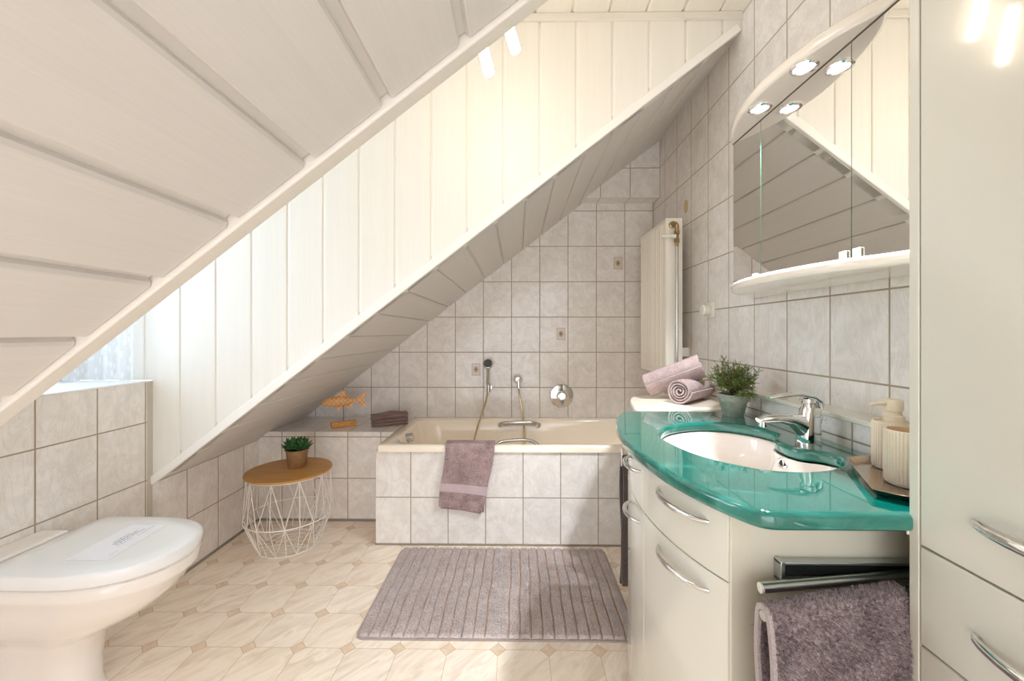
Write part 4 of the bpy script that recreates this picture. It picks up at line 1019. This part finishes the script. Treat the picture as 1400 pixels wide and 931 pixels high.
su = thing('potted_succulent', 'dark green succulent rosette in a weathered terracotta pot on the side table', 'plant')
sc_ = (-1.205, 2.212); pot(su, sc_, 0.4015, 0.098, 0.046, 0.060, TERRA, 0.0015)
mb = MB(); rnd = random.Random(3)
def leaf(b, az, el, L, w):
    d = Vector((math.cos(az)*math.cos(el), math.sin(az)*math.cos(el), math.sin(el))); s = Vector((-math.sin(az), math.cos(az), 0)); up = d.cross(s)*-1
    if up.z < 0: up = -up
    rings = []
    for t, ww, c in ((0, 0.35, 0), (0.2, 0.75, -0.02), (0.45, 1.0, -0.01), (0.7, 0.85, 0.03), (0.88, 0.45, 0.07), (1.0, 0.04, 0.11)):
        p = b+d*L*t+up*L*c
        rings.append([p+s*w*ww*math.cos(q)+up*w*0.38*ww*math.sin(q)+up*(abs(math.cos(q))*w*0.25*ww) for q in (2*PI*k/8 for k in range(8))])
    mb.loft(rings)
for (cx2, cy2, sc2) in ((-0.022, -0.005, 1.0), (0.026, 0.0, 1.0), (0.0, 0.025, 0.9)):
    b0 = Vector((sc_[0]+cx2, sc_[1]+cy2, 0.4015+0.094))
    for rr, (cnt, el, L) in enumerate(((8, 0.30, 0.064), (8, 0.62, 0.068), (7, 0.92, 0.066), (5, 1.18, 0.058), (3, 1.40, 0.046))):
        for k in range(cnt):
            leaf(b0+Vector((0, 0, 0.003*rr)), 2*PI*(k+0.5*(rr % 2))/cnt+rnd.uniform(-0.1, 0.1)+cx2*30, el+rnd.uniform(-0.1, 0.1), L*sc2*rnd.uniform(0.9, 1.1), 0.0115*sc2)
mb.build('rosettes', SUCC, su, smooth=60)

# ------------------------------------------------------------------ toilet
to = thing('toilet', 'white wall-side toilet with closed D-shaped lid below the window', 'toilet')
ycT = 1.272
def dsec(xb, xf, hw, z, xs=None, n=28, p=2.25):
    """D outline: straight back at xb, straight sides, rounded front to xf"""
    xs = xs if xs is not None else xf-0.26*(hw/0.184); pts = []
    r = 0.02
    pts.append((xb, ycT-hw+r, z)); pts.append((xb+r*0.3, ycT-hw+r*0.3, z)); pts.append((xb+r, ycT-hw, z))
    pts.append(((xb+xs)/2, ycT-hw, z))
    for k in range(n+1):
        a = -PI/2+PI*k/n; ca, sa = math.cos(a), math.sin(a)
        pts.append((xs+(xf-xs)*abs(ca)**(2/p), ycT+hw*math.copysign(abs(sa)**(2/p), sa), z))
    pts.append(((xb+xs)/2, ycT+hw, z)); pts.append((xb+r, ycT+hw, z)); pts.append((xb+r*0.3, ycT+hw-r*0.3, z)); pts.append((xb, ycT+hw-r, z))
    return pts
XBK = XS+0.001
rings = [dsec(XBK, -1.330, 0.078, 0.0), dsec(XBK, -1.338, 0.072, 0.03), dsec(XBK, -1.338, 0.070, 0.10), dsec(XBK, -1.322, 0.074, 0.180), dsec(XBK, -1.300, 0.084, 0.205), dsec(XBK, -1.220, 0.112, 0.240), dsec(XBK, -1.145, 0.136, 0.285), dsec(XBK, -1.090, 0.155, 0.335), dsec(XBK, -1.065, 0.166, 0.372), dsec(XBK, -1.050, 0.176, 0.386), dsec(XBK, -1.045, 0.179, 0.395), dsec(XBK, -1.043, 0.180, 0.423), dsec(XBK, -1.050, 0.174, 0.427)]
MB().loft(rings, True, True, True).build('ceramic_bowl', CERAM, to, smooth=60)
rings = [dsec(-1.492, -1.042, 0.182, 0.4305), dsec(-1.494, -1.038, 0.1845, 0.434), dsec(-1.494, -1.037, 0.1855, 0.462), dsec(-1.493, -1.039, 0.184, 0.467), dsec(-1.488, -1.046, 0.178, 0.4695), dsec(-1.45, -1.10, 0.12, 0.4705)]
MB().loft(rings, True, True, True).build('lid', LIDW, to, smooth=50)
MB().box((XBK, 1.125, 0.425), (-1.500, 1.345, 0.474)).build('hinge_ledge', CERAM, to, bevel=0.006, seg=4)
MB().box((-1.5, 1.17, 0.43), (-1.47, 1.19, 0.445)).build('hinge', CHROME, to)
MB().box((-1.5, 1.35, 0.43), (-1.47, 1.37, 0.445)).build('hinge', CHROME, to)
# note on the lid
nt_ = thing('paper_note', 'white paper slip with faint printed lines lying on the toilet lid', 'paper')
q = [(-1.316, 1.166), (-1.193, 1.166), (-1.206, 1.386), (-1.331, 1.389)]
mb = MB(); mb.loft([[(x, y, 0.4712) for x, y in q], [(x, y, 0.4717) for x, y in q]])
mb.build('sheet', PAPER, nt_, smooth=0)
def bil(u, v):
    a = Vector(q[0]).lerp(Vector(q[1]), u); b = Vector(q[3]).lerp(Vector(q[2]), u); return a.lerp(b, v)
rnd = random.Random(11)
for row, (v0, v1, th_) in enumerate(((0.46, 0.72, 0.0016), (0.40, 0.80, 0.0028), (0.385, 0.88, 0.0018), (0.37, 0.62, 0.0010), (0.66, 0.98, 0.0010), (0.12, 0.24, 0.0008))):
    u = 0.40+0.085*row if row < 5 else 0.86; v = v0
    if row == 4: u = 0.70
    mb = MB()
    while v < v1:
        ln = rnd.uniform(0.015, 0.05); a = bil(u, v); b = bil(u, min(v+ln, v1)); w = Vector((th_, 0))
        mb.add([(p.x, p.y, 0.4721) for p in (a-w, a+w, b+w, b-w)], [(0, 1, 2, 3)]); v += ln+0.012
    mb.build('printed_line', INK, nt_, smooth=0)


# ------------------------------------------------------------------ dormer lamp
lp = thing('ceiling_lamp', 'hanging lamp with white glowing tube shades below the dormer ceiling', 'lamp')
MB().lathe([(0.055, ZC), (0.055, ZC-0.015), (0.045, ZC-0.022), (0.001, ZC-0.023)], (-0.10, 1.30, 0), 30, cap=(True, False)).build('ceiling_rose', SATIN, lp)
MB().tube([(-0.10, 1.30, ZC-0.02), (-0.10, 1.30, 2.24)], 0.006, 10).build('stem', SATIN, lp)
MB().tube([(-0.26, 1.26, 2.10), (-0.18, 1.28, 2.17), (-0.10, 1.30, 2.24), (-0.02, 1.28, 2.22), (0.02, 1.26, 2.19)], 0.006, 10).build('arm', SATIN, lp)
for a, b in (((-0.124, 1.25, 2.085), (-0.0855, 1.25, 1.927)), ((-0.046, 1.27, 2.155), (-0.0045, 1.27, 2.010))):
    a, b = Vector(a), Vector(b); d = (a-b).normalized()
    MB().tube([a+d*0.03, a, a-d*0.004], [0.010, 0.014, 0.014], 16).tube([a+d*0.03, Vector((-0.10, 1.29, 2.23))], 0.003, 8).build('socket', SATIN, lp)
    MB().tube([a, a.lerp(b, 0.5), b+d*0.004, b], [0.0165, 0.0165, 0.0165, 0.0135], 24).build('lamp_shade', E_TUBE, lp)

# ------------------------------------------------------------------ lace curtain
mb = MB(); path = smooth_closed([(-1.925, 0.78), (-1.928, 1.0), (-1.925, 1.25), (-1.922, 1.5), (-1.90, 1.66), (-1.84, 1.712), (-1.74, 1.722), (-1.635, 1.724)], 24, False)
cum = [0]
for a, b in zip(path, path[1:]): cum.append(cum[-1]+(b-a).length)
tot = cum[-1]
def cur(u, v):
    s = u*tot; i = max(0, min(len(path)-2, np.searchsorted(cum, s)-1)); t = (s-cum[i])/(cum[i+1]-cum[i]+1e-9)
    p = path[i].lerp(path[i+1], t); d = (path[i+1]-path[i]).normalized(); nrm = Vector((-d.y, d.x))
    f = 0.010*math.sin(s*95+1.5*math.sin(s*11))*(0.6+0.4*v)+0.004*math.sin(s*230)
    z = 2.28-(2.28-0.931)*v + 0.004*math.sin(s*60)*(v > 0.95)
    p = p+nrm*f; return (p.x, p.y, z)
nu, nv = 420, 30
G = [[cur(i/(nu-1), j/(nv-1)) for j in range(nv)] for i in range(nu)]
mb.add([p for r in G for p in r], [(i*nv+j, (i+1)*nv+j, (i+1)*nv+j+1, i*nv+j+1) for i in range(nu-1) for j in range(nv-1)])
ct = thing('lace_curtain', 'sheer white lace curtain over the dormer window sill', 'curtain')
mb.build('curtain_cloth', LACE, ct, smooth=80, fix=False)
MB().tube([(-1.925, 0.74, 2.285), (-1.925, 1.74, 2.285)], 0.006, 10).build('curtain_rod', SATIN, ct)
